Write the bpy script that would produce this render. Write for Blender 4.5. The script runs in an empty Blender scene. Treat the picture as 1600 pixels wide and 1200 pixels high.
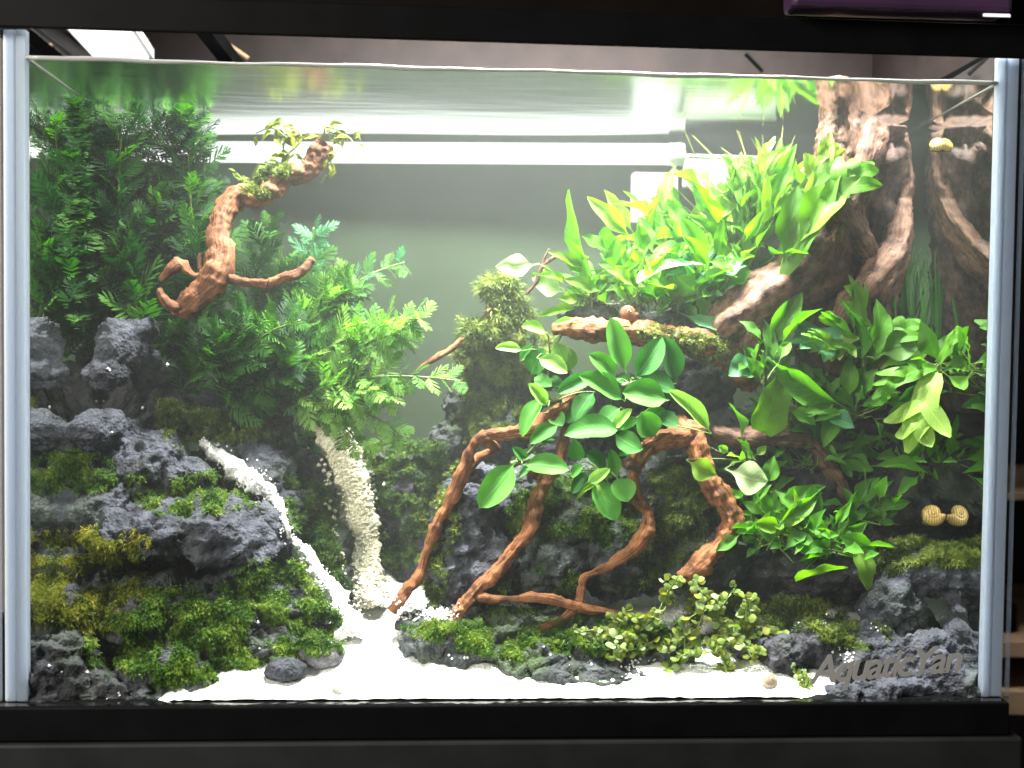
import bpy, bmesh, math, random
import numpy as np
from mathutils import Vector, Matrix, Euler
from mathutils.bvhtree import BVHTree
random.seed(7); np.random.seed(7)
S = bpy.context.scene; COL = S.collection
R = math.radians
# ------------------------------------------------------------------ camera, world, light
FPX = 1716.0
CAMP = Vector((-.04218, -.68104, .22131)); CAMR = Euler((1.53683, -.01254, -.05434))
cam = bpy.data.cameras.new('camera'); co = bpy.data.objects.new('camera', cam); COL.objects.link(co)
co.location = CAMP; co.rotation_euler = CAMR; cam.sensor_width = 36; cam.lens = FPX/1600*36
cam.clip_start = .01; cam.clip_end = 50
cam.dof.use_dof = True; cam.dof.focus_distance = .74; cam.dof.aperture_fstop = 5.0
S.camera = co
W = bpy.data.worlds.new('World'); S.world = W; W.use_nodes = True
W.node_tree.nodes['Background'].inputs[0].default_value = (.9, .93, 1, 1)
W.node_tree.nodes['Background'].inputs[1].default_value = .10
S.view_settings.view_transform = 'Standard'; S.view_settings.look = 'None'
S.view_settings.exposure = .3; S.view_settings.gamma = 1
S.render.filter_size = 2.3
cy = S.cycles
cy.use_denoising = True; cy.max_bounces = 9; cy.diffuse_bounces = 4; cy.glossy_bounces = 5
cy.transmission_bounces = 6; cy.transparent_max_bounces = 32; cy.sample_clamp_indirect = 4
cy.caustics_reflective = True; cy.caustics_refractive = False
LAMP = 6.0        # strength of the lit panel over the water
WATER_D = .26      # faint milkiness of the water
TUBE = 1.3         # fluorescent tube behind the tank
FILL = 62.0         # fill lamp in front, added to lift the dark pockets
ll = bpy.data.lights.new('tank_lamp', 'AREA'); ll.shape = 'RECTANGLE'; ll.size = .40; ll.size_y = .10; ll.energy = 20; ll.spread = R(90); ll.color = (1, .985, .96)
lo = bpy.data.objects.new('tank_lamp', ll); COL.objects.link(lo); lo.location = (.05, .06, .697); lo.rotation_euler = (R(17), 0, 0)      # lensed panel of the hood lamp, leaning to the back
rl = bpy.data.lights.new('front_fill', 'AREA'); rl.energy = FILL; rl.size = .6; rl.color = (1, .93, .85)
ro = bpy.data.objects.new('front_fill', rl); COL.objects.link(ro); ro.location = (-1.4, -1.05, .85)
ro.rotation_euler = (Vector((0, 0, .2))-ro.location).to_track_quat('-Z', 'Y').to_euler()

M3 = CAMR.to_matrix(); FWD = M3 @ Vector((0, 0, -1)); UP = Vector((0, 0, 1))
def at(px, py, Y):
    """the point at depth Y (metres behind the front glass) on the sight line of photo pixel px, py"""
    d = M3 @ Vector(((px-800)/FPX, -(py-600)/FPX, -1)); return CAMP + d*((Y-CAMP.y)/d.y)
def sc(Y): return (Y-CAMP.y)/FPX        # metres per photo pixel at depth Y

# ------------------------------------------------------------------ helpers
def tag(o, label=None, cat=None, group=None, kind=None):
    if label: o['label'] = label
    if cat: o['category'] = cat
    if group: o['group'] = group
    if kind: o['kind'] = kind
    return o
def empty(name, loc, label, cat, group=None):
    o = bpy.data.objects.new(name, None); COL.objects.link(o); o.location = loc; o.empty_display_size = .02
    return tag(o, label, cat, group)
def link(name, me, m=None, parent=None, smooth=True):
    if m is not None:
        me.materials.clear()
        for q in (m if isinstance(m, (list, tuple)) else [m]): me.materials.append(q)
    o = bpy.data.objects.new(name, me); COL.objects.link(o)
    if smooth: me.polygons.foreach_set('use_smooth', np.ones(len(me.polygons), bool))
    if parent: o.parent = parent; o.location = -parent.location
    return o
def mesh_np(name, V, F):
    me = bpy.data.meshes.new(name)
    me.from_pydata([tuple(v) for v in V], [], [tuple(f) for f in F]); me.update(); return me
class MB:
    def __init__(s): s.v = []; s.f = []
    def box(s, a, b):
        n = len(s.v); (x0, y0, z0), (x1, y1, z1) = a, b
        s.v += [(x0,y0,z0),(x1,y0,z0),(x1,y1,z0),(x0,y1,z0),(x0,y0,z1),(x1,y0,z1),(x1,y1,z1),(x0,y1,z1)]
        s.f += [tuple(n+i for i in q) for q in ((3,2,1,0),(4,5,6,7),(0,1,5,4),(1,2,6,5),(2,3,7,6),(3,0,4,7))]; return s
    def prism(s, pts, z0, z1):
        n = len(s.v); k = len(pts)
        s.v += [(x, y, z0) for x, y in pts]+[(x, y, z1) for x, y in pts]
        s.f += [tuple(n+i for i in reversed(range(k))), tuple(n+k+i for i in range(k))]
        s.f += [(n+i, n+(i+1) % k, n+k+(i+1) % k, n+k+i) for i in range(k)]; return s
    def tube(s, pts, rad, k=8, cap=True):
        n = len(s.v); m = len(pts); t0 = None
        for i, p in enumerate(pts):
            p = Vector(p); t = (Vector(pts[min(i+1, m-1)])-Vector(pts[max(i-1, 0)])).normalized()
            a = t.orthogonal().normalized() if t0 is None else (t0-t*t0.dot(t)).normalized()
            t0 = a; b = t.cross(a); r = rad[i] if hasattr(rad, '__len__') else rad
            for j in range(k):
                an = 2*math.pi*j/k; s.v.append(tuple(p+(a*math.cos(an)+b*math.sin(an))*r))
        for i in range(m-1):
            for j in range(k):
                s.f.append((n+i*k+j, n+i*k+(j+1) % k, n+(i+1)*k+(j+1) % k, n+(i+1)*k+j))
        if cap: s.f += [tuple(n+j for j in reversed(range(k))), tuple(n+(m-1)*k+j for j in range(k))]
        return s
    def build(s, name, m, parent=None, smooth=False, bevel=0):
        me = mesh_np(name, s.v, s.f)
        bm = bmesh.new(); bm.from_mesh(me)
        if bevel: bmesh.ops.bevel(bm, geom=bm.edges[:], offset=bevel, segments=2, affect='EDGES', profile=.5)
        bmesh.ops.recalc_face_normals(bm, faces=bm.faces[:]); bm.to_mesh(me); bm.free()
        return link(name, me, m, parent, smooth)
def catmull(P, n=6):
    P = [np.array(p, float) for p in P]; P = [2*P[0]-P[1]]+P+[2*P[-1]-P[-2]]; out = []
    for i in range(1, len(P)-2):
        for k in range(n):
            t = k/n; a, b, c, d = P[i-1:i+3]
            out.append(.5*(2*b+(c-a)*t+(2*a-5*b+4*c-d)*t*t+(3*b-a-3*c+d)*t**3))
    return out+[P[-2]]
# vectorised value noise, numpy only
def _hash(i, j, k, s):
    h = (i*374761393+j*668265263+k*2147483647+s*974634533) & 0xFFFFFFFF
    h = ((h ^ (h >> 13))*1274126177) & 0xFFFFFFFF; h = h ^ (h >> 16)
    return (h & 0xFFFF)/32767.5-1
def vnoise(P, seed=0):
    P = np.asarray(P, float)+100; I = np.floor(P).astype(np.int64); f = P-I; f = f*f*f*(f*(f*6-15)+10); r = 0
    for a in (0, 1):
        for b in (0, 1):
            for c in (0, 1):
                w = (f[:, 0] if a else 1-f[:, 0])*(f[:, 1] if b else 1-f[:, 1])*(f[:, 2] if c else 1-f[:, 2])
                r = r+w*_hash(I[:, 0]+a, I[:, 1]+b, I[:, 2]+c, seed)
    return r
def fbm(P, freq, octv=3, seed=0, ridge=False):
    P = np.asarray(P); r = 0; a = 1; rot = np.array([[.8, .36, -.48], [-.6, .48, -.64], [0, .8, .6]])
    for o in range(octv):
        n = vnoise(P*freq, seed+o*17); r = r+a*((1-2*np.abs(n)) if ridge else n); a *= .5; freq *= 2.03; P = P@rot
    return r

# ------------------------------------------------------------------ materials
def mat(name):
    m = bpy.data.materials.new(name); m.use_nodes = True; nt = m.node_tree; nt.nodes.clear()
    out = nt.nodes.new('ShaderNodeOutputMaterial')
    def N(t, **k):
        n = nt.nodes.new('ShaderNode'+t)
        for a, v in k.items():
            if a.startswith('i_'):
                key = a[2:].replace('_', ' '); key = int(key) if key.isdigit() else key
                if hasattr(v, 'is_linked') or isinstance(v, bpy.types.NodeSocket): nt.links.new(v, n.inputs[key])
                else: n.inputs[key].default_value = v
            else: setattr(n, a, v)
        return n
    return m, nt, N, out, nt.links.new
def plain(name, col, rough=.5, spec=.5, noise=0, scale=60, bump=0, metal=0):
    m, nt, N, out, L = mat(name)
    b = N('BsdfPrincipled'); b.inputs['Base Color'].default_value = (*col, 1); b.inputs['Roughness'].default_value = rough
    b.inputs['Specular IOR Level'].default_value = spec; b.inputs['Metallic'].default_value = metal
    if noise:
        t = N('TexCoord'); n = N('TexNoise', i_Scale=scale, i_Detail=5.0); L(t.outputs['Object'], n.inputs['Vector'])
        r = N('ValToRGB'); L(n.outputs[0], r.inputs[0])
        for e, k in zip(r.color_ramp.elements, (1-noise, 1+noise)): e.color = (*[min(1, c*k) for c in col], 1)
        r.color_ramp.elements[0].position = .3; r.color_ramp.elements[1].position = .7
        L(r.outputs[0], b.inputs['Base Color'])
        if bump:
            bp = N('Bump', i_Strength=bump, i_Distance=.001); L(n.outputs[0], bp.inputs['Height']); L(bp.outputs[0], b.inputs['Normal'])
    L(b.outputs[0], out.inputs[0]); return m
def glow(name, col, strength):
    m, nt, N, out, L = mat(name); e = N('Emission'); e.inputs[0].default_value = (*col, 1); e.inputs[1].default_value = strength
    L(e.outputs[0], out.inputs[0]); return m
def water_film(name, ripple=0., tint=(1, 1, 1)):
    """boundary between water and air: clear at steep angles, total reflection past the critical angle from the wet side"""
    m, nt, N, out, L = mat(name)
    g = N('NewGeometry'); nrm = g.outputs['Normal']
    d = N('VectorMath', operation='DOT_PRODUCT'); L(g.outputs['Incoming'], d.inputs[0]); L(nrm, d.inputs[1])
    a = N('Math', operation='ABSOLUTE'); L(d.outputs['Value'], a.inputs[0])
    tir = N('MapRange', i_From_Min=.62, i_From_Max=.70, i_To_Min=.97, i_To_Max=.03); L(a.outputs[0], tir.inputs[0])
    s1 = N('Math', operation='SUBTRACT'); s1.inputs[0].default_value = 1; L(a.outputs[0], s1.inputs[1])
    s5 = N('Math', operation='POWER'); L(s1.outputs[0], s5.inputs[0]); s5.inputs[1].default_value = 5
    fr = N('Math', operation='MULTIPLY_ADD'); L(s5.outputs[0], fr.inputs[0]); fr.inputs[1].default_value = .9; fr.inputs[2].default_value = .02
    mx = N('Mix'); mx.data_type = 'FLOAT'; L(g.outputs['Backfacing'], mx.inputs[0]); L(fr.outputs[0], mx.inputs[2]); L(tir.outputs[0], mx.inputs[3])
    tr = N('BsdfTransparent'); tr.inputs[0].default_value = (*tint, 1)
    gl = N('BsdfGlossy', i_Roughness=0.); gl.inputs[0].default_value = (.93, .97, .94, 1)
    if ripple:
        t = N('TexCoord'); sx = N('SeparateXYZ'); L(t.outputs['Object'], sx.inputs[0]); ax = N('Math', operation='ADD'); L(sx.outputs[0], ax.inputs[0]); ax.inputs[1].default_value = .10
        ab = N('Math', operation='ABSOLUTE'); L(ax.outputs[0], ab.inputs[0]); st = N('MapRange', i_From_Min=.19, i_From_Max=.27, i_To_Min=1., i_To_Max=0.); L(ab.outputs[0], st.inputs[0])
        ro_ = N('MapRange', i_To_Min=.07, i_To_Max=.23); L(st.outputs[0], ro_.inputs[0]); L(ro_.outputs[0], gl.inputs['Roughness'])
        mp = N('Mapping'); mp.inputs['Scale'].default_value = (9, 42, 1); L(t.outputs['Object'], mp.inputs[0])
        n = N('TexNoise', i_Scale=1.0, i_Detail=2.0); L(mp.outputs[0], n.inputs['Vector'])
        bs = N('MapRange', i_To_Min=.12, i_To_Max=.7); L(st.outputs[0], bs.inputs[0]); b = N('Bump', i_Distance=ripple); L(bs.outputs[0], b.inputs['Strength']); L(n.outputs[0], b.inputs['Height']); L(b.outputs[0], gl.inputs['Normal'])
    ms = N('MixShader'); L(mx.outputs[0], ms.inputs[0]); L(tr.outputs[0], ms.inputs[1]); L(gl.outputs[0], ms.inputs[2])
    L(ms.outputs[0], out.inputs[0]); return m
def glass(name):
    m, nt, N, out, L = mat(name)
    lw = N('LayerWeight', i_Blend=.25); k = N('Math', operation='MULTIPLY'); L(lw.outputs['Fresnel'], k.inputs[0]); k.inputs[1].default_value = .5
    tr = N('BsdfTransparent'); tr.inputs[0].default_value = (.985, .995, .985, 1); gl = N('BsdfGlossy', i_Roughness=.02)
    ms = N('MixShader'); L(k.outputs[0], ms.inputs[0]); L(tr.outputs[0], ms.inputs[1]); L(gl.outputs[0], ms.inputs[2]); L(ms.outputs[0], out.inputs[0]); return m
def leaf_mat(name, col, alt=None, trans=.45, gloss=.35, vein=True):
    m, nt, N, out, L = mat(name); alt = alt or tuple(min(1, c*1.5) for c in col)
    oi = N('ObjectInfo'); t = N('TexCoord')
    mx = N('Mix'); mx.data_type = 'RGBA'; mx.inputs[6].default_value = (*col, 1); mx.inputs[7].default_value = (*alt, 1); L(oi.outputs['Random'], mx.inputs[0])
    uv = N('UVMap'); sp = N('SeparateXYZ'); L(uv.outputs[0], sp.inputs[0])
    col_out = mx.outputs[2]
    n = N('TexNoise', i_Scale=150.0, i_Detail=3.0); L(t.outputs['Object'], n.inputs['Vector'])
    hv = N('HueSaturation'); L(col_out, hv.inputs['Color'])
    mr = N('MapRange', i_From_Min=.3, i_From_Max=.7, i_To_Min=.75, i_To_Max=1.25); L(n.outputs[0], mr.inputs[0]); L(mr.outputs[0], hv.inputs['Value'])
    col_out = hv.outputs[0]; bump_src = n.outputs[0]
    if vein:
        u = N('Math', operation='SUBTRACT'); L(sp.outputs[0], u.inputs[0]); u.inputs[1].default_value = .5
        ua = N('Math', operation='ABSOLUTE'); L(u.outputs[0], ua.inputs[0])
        # side veins: stripes in v + |u|
        ad = N('Math', operation='MULTIPLY_ADD'); L(ua.outputs[0], ad.inputs[0]); ad.inputs[1].default_value = -.55; L(sp.outputs[1], ad.inputs[2])
        fq = N('Math', operation='MULTIPLY'); L(ad.outputs[0], fq.inputs[0]); fq.inputs[1].default_value = 62
        sn = N('Math', operation='SINE'); L(fq.outputs[0], sn.inputs[0])
        vr = N('MapRange', i_From_Min=.75, i_From_Max=1.0, i_To_Min=0., i_To_Max=.35); L(sn.outputs[0], vr.inputs[0])
        rib = N('MapRange', i_From_Min=.015, i_From_Max=.05, i_To_Min=.7, i_To_Max=0.); L(ua.outputs[0], rib.inputs[0])
        mxv = N('Math', operation='MAXIMUM'); L(vr.outputs[0], mxv.inputs[0]); L(rib.outputs[0], mxv.inputs[1])
        m2 = N('Mix'); m2.data_type = 'RGBA'; L(mxv.outputs[0], m2.inputs[0]); L(col_out, m2.inputs[6])
        m2.inputs[7].default_value = (*[min(1, a*1.7+.02) for a in col], 1); col_out = m2.outputs[2]; bump_src = mxv.outputs[0]
    b = N('BsdfPrincipled', i_Roughness=min(.6, gloss+.15)); b.inputs['Specular IOR Level'].default_value = .25; L(col_out, b.inputs['Base Color'])
    bp = N('Bump', i_Strength=.35, i_Distance=.0006); L(bump_src, bp.inputs['Height']); L(bp.outputs[0], b.inputs['Normal'])
    ts = N('BsdfTranslucent'); hs = N('HueSaturation', i_Saturation=1.15, i_Value=1.3); L(col_out, hs.inputs['Color']); L(hs.outputs[0], ts.inputs[0])
    ms = N('MixShader', i_Fac=trans); L(b.outputs[0], ms.inputs[1]); L(ts.outputs[0], ms.inputs[2]); L(ms.outputs[0], out.inputs[0]); return m
def rock_mat(name, c0, c1, green=0.):
    m, nt, N, out, L = mat(name); t = N('TexCoord'); g = N('NewGeometry')
    n = N('TexNoise', i_Scale=70.0, i_Detail=8.0, i_Roughness=.65); L(t.outputs['Object'], n.inputs['Vector'])
    r = N('ValToRGB'); L(n.outputs[0], r.inputs[0]); r.color_ramp.elements[0].position = .35; r.color_ramp.elements[1].position = .68
    r.color_ramp.elements[0].color = (*c0, 1); r.color_ramp.elements[1].color = (*c1, 1)
    v = N('TexVoronoi', i_Scale=420.0); L(t.outputs['Object'], v.inputs['Vector'])
    f = N('TexNoise', i_Scale=480.0, i_Detail=4.0); L(t.outputs['Object'], f.inputs['Vector'])
    a = N('Math', operation='MULTIPLY_ADD'); L(v.outputs['Distance'], a.inputs[0]); a.inputs[1].default_value = .7; L(f.outputs[0], a.inputs[2])
    # pale mineral specks
    v2 = N('TexVoronoi', i_Scale=230.0); L(t.outputs['Object'], v2.inputs['Vector'])
    sp = N('MapRange', i_From_Min=.06, i_From_Max=.13, i_To_Min=.55, i_To_Max=0.); L(v2.outputs['Distance'], sp.inputs[0])
    mk = N('Math', operation='MULTIPLY'); L(sp.outputs[0], mk.inputs[0]); mm = N('MapRange', i_From_Min=.52, i_From_Max=.6); L(n.outputs[0], mm.inputs[0]); L(mm.outputs[0], mk.inputs[1])
    x = N('Mix'); x.data_type = 'RGBA'; L(mk.outputs[0], x.inputs[0]); L(r.outputs[0], x.inputs[6]); x.inputs[7].default_value = (.2, .2, .2, 1)
    col = x.outputs[2]
    if green:
        gn = N('TexNoise', i_Scale=28.0, i_Detail=6.0); L(t.outputs['Object'], gn.inputs['Vector'])
        gr = N('MapRange', i_From_Min=.5, i_From_Max=.68, i_To_Min=0., i_To_Max=green); L(gn.outputs[0], gr.inputs[0])
        y = N('Mix'); y.data_type = 'RGBA'; L(gr.outputs[0], y.inputs[0]); L(col, y.inputs[6]); y.inputs[7].default_value = (.045, .075, .02, 1); col = y.outputs[2]
    b = N('BsdfPrincipled', i_Roughness=.85); b.inputs['Specular IOR Level'].default_value = .35; L(col, b.inputs['Base Color'])
    bp = N('Bump', i_Strength=.9, i_Distance=.0016); L(a.outputs[0], bp.inputs['Height']); L(bp.outputs[0], b.inputs['Normal'])
    L(b.outputs[0], out.inputs[0]); return m
def wood_mat(name, c0, c1, c2):
    m, nt, N, out, L = mat(name); uv = N('UVMap'); t = N('TexCoord')
    mp = N('Mapping'); mp.inputs['Scale'].default_value = (40, 26, 1); L(uv.outputs[0], mp.inputs[0])
    n = N('TexNoise', i_Scale=1.0, i_Detail=6.0, i_Roughness=.6); L(mp.outputs[0], n.inputs['Vector'])
    n2 = N('TexNoise', i_Scale=170.0, i_Detail=6.0, i_Roughness=.65); L(t.outputs['Object'], n2.inputs['Vector'])
    a = N('Math', operation='MULTIPLY_ADD'); L(n2.outputs[0], a.inputs[0]); a.inputs[1].default_value = .55
    h = N('Math', operation='MULTIPLY'); L(n.outputs[0], h.inputs[0]); h.inputs[1].default_value = .7; L(h.outputs[0], a.inputs[2])
    r = N('ValToRGB'); L(a.outputs[0], r.inputs[0]); e = r.color_ramp.elements
    e[0].position = .46; e[0].color = (*c0, 1); e[1].position = .80; e[1].color = (*c2, 1); k = e.new(.6); k.color = (*c1, 1)
    n3 = N('TexNoise', i_Scale=85.0, i_Detail=7.0, i_Roughness=.7); L(t.outputs['Object'], n3.inputs['Vector']); st = N('MapRange', i_From_Min=.5, i_From_Max=.62, i_To_Min=0., i_To_Max=.85); L(n3.outputs[0], st.inputs[0])
    dk = N('Mix'); dk.data_type = 'RGBA'; L(st.outputs[0], dk.inputs[0]); L(r.outputs[0], dk.inputs[6]); dk.inputs[7].default_value = (*[c*.8 for c in c0], 1)
    b = N('BsdfPrincipled', i_Roughness=.65); b.inputs['Specular IOR Level'].default_value = .3; L(dk.outputs[2], b.inputs['Base Color'])
    bp = N('Bump', i_Strength=1.0, i_Distance=.0022); L(a.outputs[0], bp.inputs['Height']); L(bp.outputs[0], b.inputs['Normal'])
    L(b.outputs[0], out.inputs[0]); return m

K = dict(
 black=plain('black_plastic', (.002, .002, .0023), .6, .06, .3, 40), hood=plain('dark_hood_wood', (.003, .002, .0015), .7, .05, .35, 30, .2),
 cab=plain('cabinet_laminate', (.010, .011, .011), .6, .15, .3, 25, .1), purple_lit=plain('dark_plastic_purple_light', (.03, .012, .035), .4, .5, .3, 20),  # the box's purple is light falling on it, put into the plastic colour
 brown=plain('brown_hood_board', (.018, .0115, .0105), .7, .3, .3, 40, .3), board=plain('back_board', (.044, .064, .036), .9, .1, .18, 9),
 white=plain('white_plastic', (.8, .8, .8), .4), plank=plain('tan_pine_plank', (.33, .22, .13), .6, .3, .25, 30, .2), wall=plain('room_wall', (.20, .165, .145), .9, .1, .12, 6),
 floor=plain('room_floor', (.06, .05, .045), .7), metal=plain('grey_metal', (.35, .35, .36), .35, .5, 0, 60, 0, .8),
 sticker=plain('grey_sticker', (.22, .22, .21), .6, .3), glass=glass('clear_glass'),
 film=water_film('water_top', .0009), wall_film=water_film('wet_glass'), back_film=glass('back_glass'),
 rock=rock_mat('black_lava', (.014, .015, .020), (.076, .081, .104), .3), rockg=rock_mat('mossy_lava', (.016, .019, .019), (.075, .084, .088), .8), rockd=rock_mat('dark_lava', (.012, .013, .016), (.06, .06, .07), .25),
 pebble=rock_mat('grey_pebble', (.06, .06, .065), (.22, .22, .23)),
 wood=wood_mat('orange_root_wood', (.035, .011, .004), (.25, .09, .028), (.44, .2, .085)), woodg=wood_mat('brown_stump_wood', (.02, .009, .006), (.14, .07, .042), (.29, .175, .12)),
 woodk=wood_mat('dark_stump_wood', (.014, .008, .007), (.07, .038, .028), (.22, .13, .095)),
 woodl=wood_mat('reddish_branch_wood', (.04, .014, .007), (.19, .075, .03), (.38, .18, .085)),
 anub=leaf_mat('anubias_green', (.045, .19, .035), (.11, .34, .05), .3, .42), anubd=leaf_mat('anubias_dark', (.025, .12, .02), (.05, .2, .03), .3, .42), anubp=leaf_mat('anubias_pale', (.22, .46, .09), (.34, .56, .15), .4, .3),
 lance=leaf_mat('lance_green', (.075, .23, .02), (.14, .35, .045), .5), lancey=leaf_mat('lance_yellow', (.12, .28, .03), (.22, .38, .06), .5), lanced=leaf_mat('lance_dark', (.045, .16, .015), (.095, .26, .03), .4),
 lancep=leaf_mat('lance_pale', (.42, .58, .28), (.52, .66, .38), .5), lanceb=leaf_mat('lance_bluegreen', (.1, .3, .13), (.16, .4, .18), .45),
 java=leaf_mat('java_green', (.07, .22, .016), (.15, .33, .03), .4), javad=leaf_mat('java_dark', (.02, .09, .015), (.08, .19, .02), .35), javay=leaf_mat('java_yellow', (.16, .31, .04), (.26, .4, .08), .45),
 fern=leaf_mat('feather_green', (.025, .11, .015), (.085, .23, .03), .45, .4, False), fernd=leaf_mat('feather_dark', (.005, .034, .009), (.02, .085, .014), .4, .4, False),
 fernl=leaf_mat('feather_light', (.13, .32, .05), (.28, .46, .11), .5, .4, False), fernb=leaf_mat('feather_bluish', (.06, .22, .09), (.13, .33, .15), .45, .4, False),
 olive=leaf_mat('olive_sprig', (.13, .17, .02), (.3, .32, .05), .45, .4, False), needle=leaf_mat('needle_olive', (.08, .11, .015), (.22, .24, .04), .3, .4, False),
 creep=leaf_mat('creeping_green', (.12, .2, .035), (.27, .35, .08), .45, .4, False), creepp=leaf_mat('creeping_pale', (.28, .4, .15), (.4, .5, .24), .45, .4, False),
 grass=leaf_mat('grass_green', (.03, .16, .02), (.08, .28, .03), .4, .4, False),
 stem=plain('plant_stem', (.1, .16, .03), .5), rhizome=plain('rhizome', (.07, .1, .025), .6),
)
def moss_mat(name, a, b, c):
    m, nt, N, out, L = mat(name); t = N('TexCoord'); n = N('TexNoise', i_Scale=75.0, i_Detail=4.0); L(t.outputs['Object'], n.inputs['Vector'])
    r = N('ValToRGB'); L(n.outputs[0], r.inputs[0]); e = r.color_ramp.elements; e[0].position = .34; e[0].color = (*a, 1); e[1].position = .68; e[1].color = (*c, 1); k = e.new(.5); k.color = (*b, 1)
    d = N('BsdfPrincipled', i_Roughness=.55); L(r.outputs[0], d.inputs['Base Color']); d.inputs['Specular IOR Level'].default_value = .3
    ts = N('BsdfTranslucent'); L(r.outputs[0], ts.inputs[0]); ms = N('MixShader', i_Fac=.35); L(d.outputs[0], ms.inputs[1]); L(ts.outputs[0], ms.inputs[2]); L(ms.outputs[0], out.inputs[0]); return m
K.update(moss=moss_mat('moss_green', (.025, .07, .008), (.08, .17, .015), (.22, .32, .035)), mossy=moss_mat('moss_yellow', (.05, .08, .008), (.17, .2, .015), (.34, .33, .04)),
         mossd=moss_mat('moss_dark', (.02, .06, .01), (.055, .125, .018), (.13, .22, .03)), mosso=moss_mat('moss_olive', (.04, .075, .012), (.12, .175, .025), (.25, .31, .055)))
def sand_mat(name, a, b):
    m, nt, N, out, L = mat(name); t = N('TexCoord'); v = N('TexVoronoi', i_Scale=700.0); L(t.outputs['Object'], v.inputs['Vector'])
    x = N('Mix'); x.data_type = 'RGBA'; L(v.outputs['Color'], x.inputs[0]); x.inputs[6].default_value = (*a, 1); x.inputs[7].default_value = (*b, 1)
    d = N('BsdfPrincipled', i_Roughness=.8); L(x.outputs[2], d.inputs['Base Color'])
    bp = N('Bump', i_Strength=.8, i_Distance=.001); L(v.outputs['Distance'], bp.inputs['Height']); L(bp.outputs[0], d.inputs['Normal']); L(d.outputs[0], out.inputs[0]); return m
K['sand'] = sand_mat('white_sand', (.78, .78, .76), (.9, .9, .88)); K['gravel'] = sand_mat('cream_gravel', (.6, .57, .38), (.85, .83, .68))
def seal_mat():
    m, nt, N, out, L = mat('pale_seal'); b = N('BsdfPrincipled', i_Roughness=.35); b.inputs['Base Color'].default_value = (.28, .34, .46, 1)
    b.inputs['Subsurface Weight'].default_value = 1; b.inputs['Subsurface Radius'].default_value = (1, 1, 1); b.inputs['Subsurface Scale'].default_value = .03
    L(b.outputs[0], out.inputs[0]); return m
K['seal'] = seal_mat(); K['meniscus'] = plain('meniscus_film', (.42, .42, .41), .15, .6)
def haze_mat(d):
    m, nt, N, out, L = mat('water_volume'); v = N('VolumePrincipled', i_Density=d, i_Anisotropy=.2); v.inputs['Color'].default_value = (.9, .97, .93, 1); L(v.outputs[0], out.inputs['Volume']); return m

# ------------------------------------------------------------------ tank and room
WZ = .3906
FL, FR = (-.3, 0), (.3, 0); BL, BR = (-.303, .236), (.309, .166)
tank = empty('aquarium', (0, 0, 0), 'glass aquarium in black rims holding a planted rock and driftwood scene', 'aquarium')
MB().box((-.3145, -.0065, -.0004), (.3145, -.0005, .412)).build('front_pane', K['glass'], tank)
def pane(name, a, b, out, m):
    """thin wet inner skin of a pane, normal turned out of the water"""
    me = mesh_np(name, [(*a, 0), (*b, 0), (*b, .412), (*a, .412)], [(0, 1, 2, 3)])
    o = link(name, me, m, tank, False)
    if me.polygons[0].normal.dot(Vector((*out, 0))) < 0: me.flip_normals()
    return o
lp = pane('left_pane', (FL[0], .0064), BL, (-1, 0), K['wall_film']); pane('right_pane', (FR[0], .0064), BR, (1, 0), K['wall_film'])
MB().prism([BL, BR, (BR[0], BR[1]+.005), (BL[0], BL[1]+.005)], 0, .412).build('back_pane', K['back_film'], tank)
MB().prism([(BL[0]-.06, BL[1]+.042), (BR[0]+.06, BR[1]+.042), (BR[0]+.06, BR[1]+.046), (BL[0]-.06, BL[1]+.046)], -.02, .415).build('background_sheet', K['board'], tank)
for s in (-1, 1):
    xs = sorted((s*.3000, s*.3060)); MB().box((xs[0], .0002, .0), (xs[1], .0062, .408)).build('corner_seal', K['seal'], tank, False, .0006)
    xs = sorted((s*.3062, s*.3135)); MB().box((xs[0], .0002, .0), (xs[1], .010, .408)).build('pane_edge', K['seal'], tank, False, .001)
# black rims: four bars each, one frame
def rim(name, z0, z1, tilt=0):
    mb = MB(); o = .0075
    mb.box((-.3165, -o-.002, z0), (.3165, -.0068, z1)); mb.box((-.3165, .2846, z0), (.3165, .2849, z1))
    mb.box((-.3225, -o-.002, z0), (-.3167, .27, z1)); mb.box((.3167, -o-.002, z0), (.3205, .27, z1))
    return mb.build(name, K['black'], tank, False, .0012)
r_ = rim('top_rim', .4055, .4262); r_.rotation_euler.y = R(.18)
MB().box((-.4, -.0095, -.0215), (.3137, .27, -.0006)).build('bottom_rim', K['black'], tank, False, .001)
MB().prism([(BL[0]-.012, BL[1]-.004), (BR[0]+.006, BR[1]-.004), (BR[0]+.006, .2845), (BL[0]-.012, .2845)], .4126, .4165).build('light_blocker', K['black'], tank)  # unseen strip added to keep lamp light off the background sheet
# lettering of the sticker on the front glass
cu = bpy.data.curves.new('sticker_lettering', 'FONT'); cu.body = 'AquaticYan'; cu.size = .030; cu.shear = .35; cu.offset = .0006; cu.extrude = .0001; cu.space_character = .88
to = bpy.data.objects.new('tmp_text', cu); COL.objects.link(to); bpy.context.view_layer.update()
tme = bpy.data.meshes.new_from_object(to.evaluated_get(bpy.context.evaluated_depsgraph_get())); bpy.data.objects.remove(to)
xs = [v.co.x for v in tme.vertices]; w0 = max(xs)-min(xs)
st = link('sticker_lettering', tme, K['sticker'], tank, False); p = at(1266, 1068, -.0070)
st.rotation_euler = (R(90), R(-4.5), 0); st.scale = (.1/w0, .82, 1); st.location = p

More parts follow.
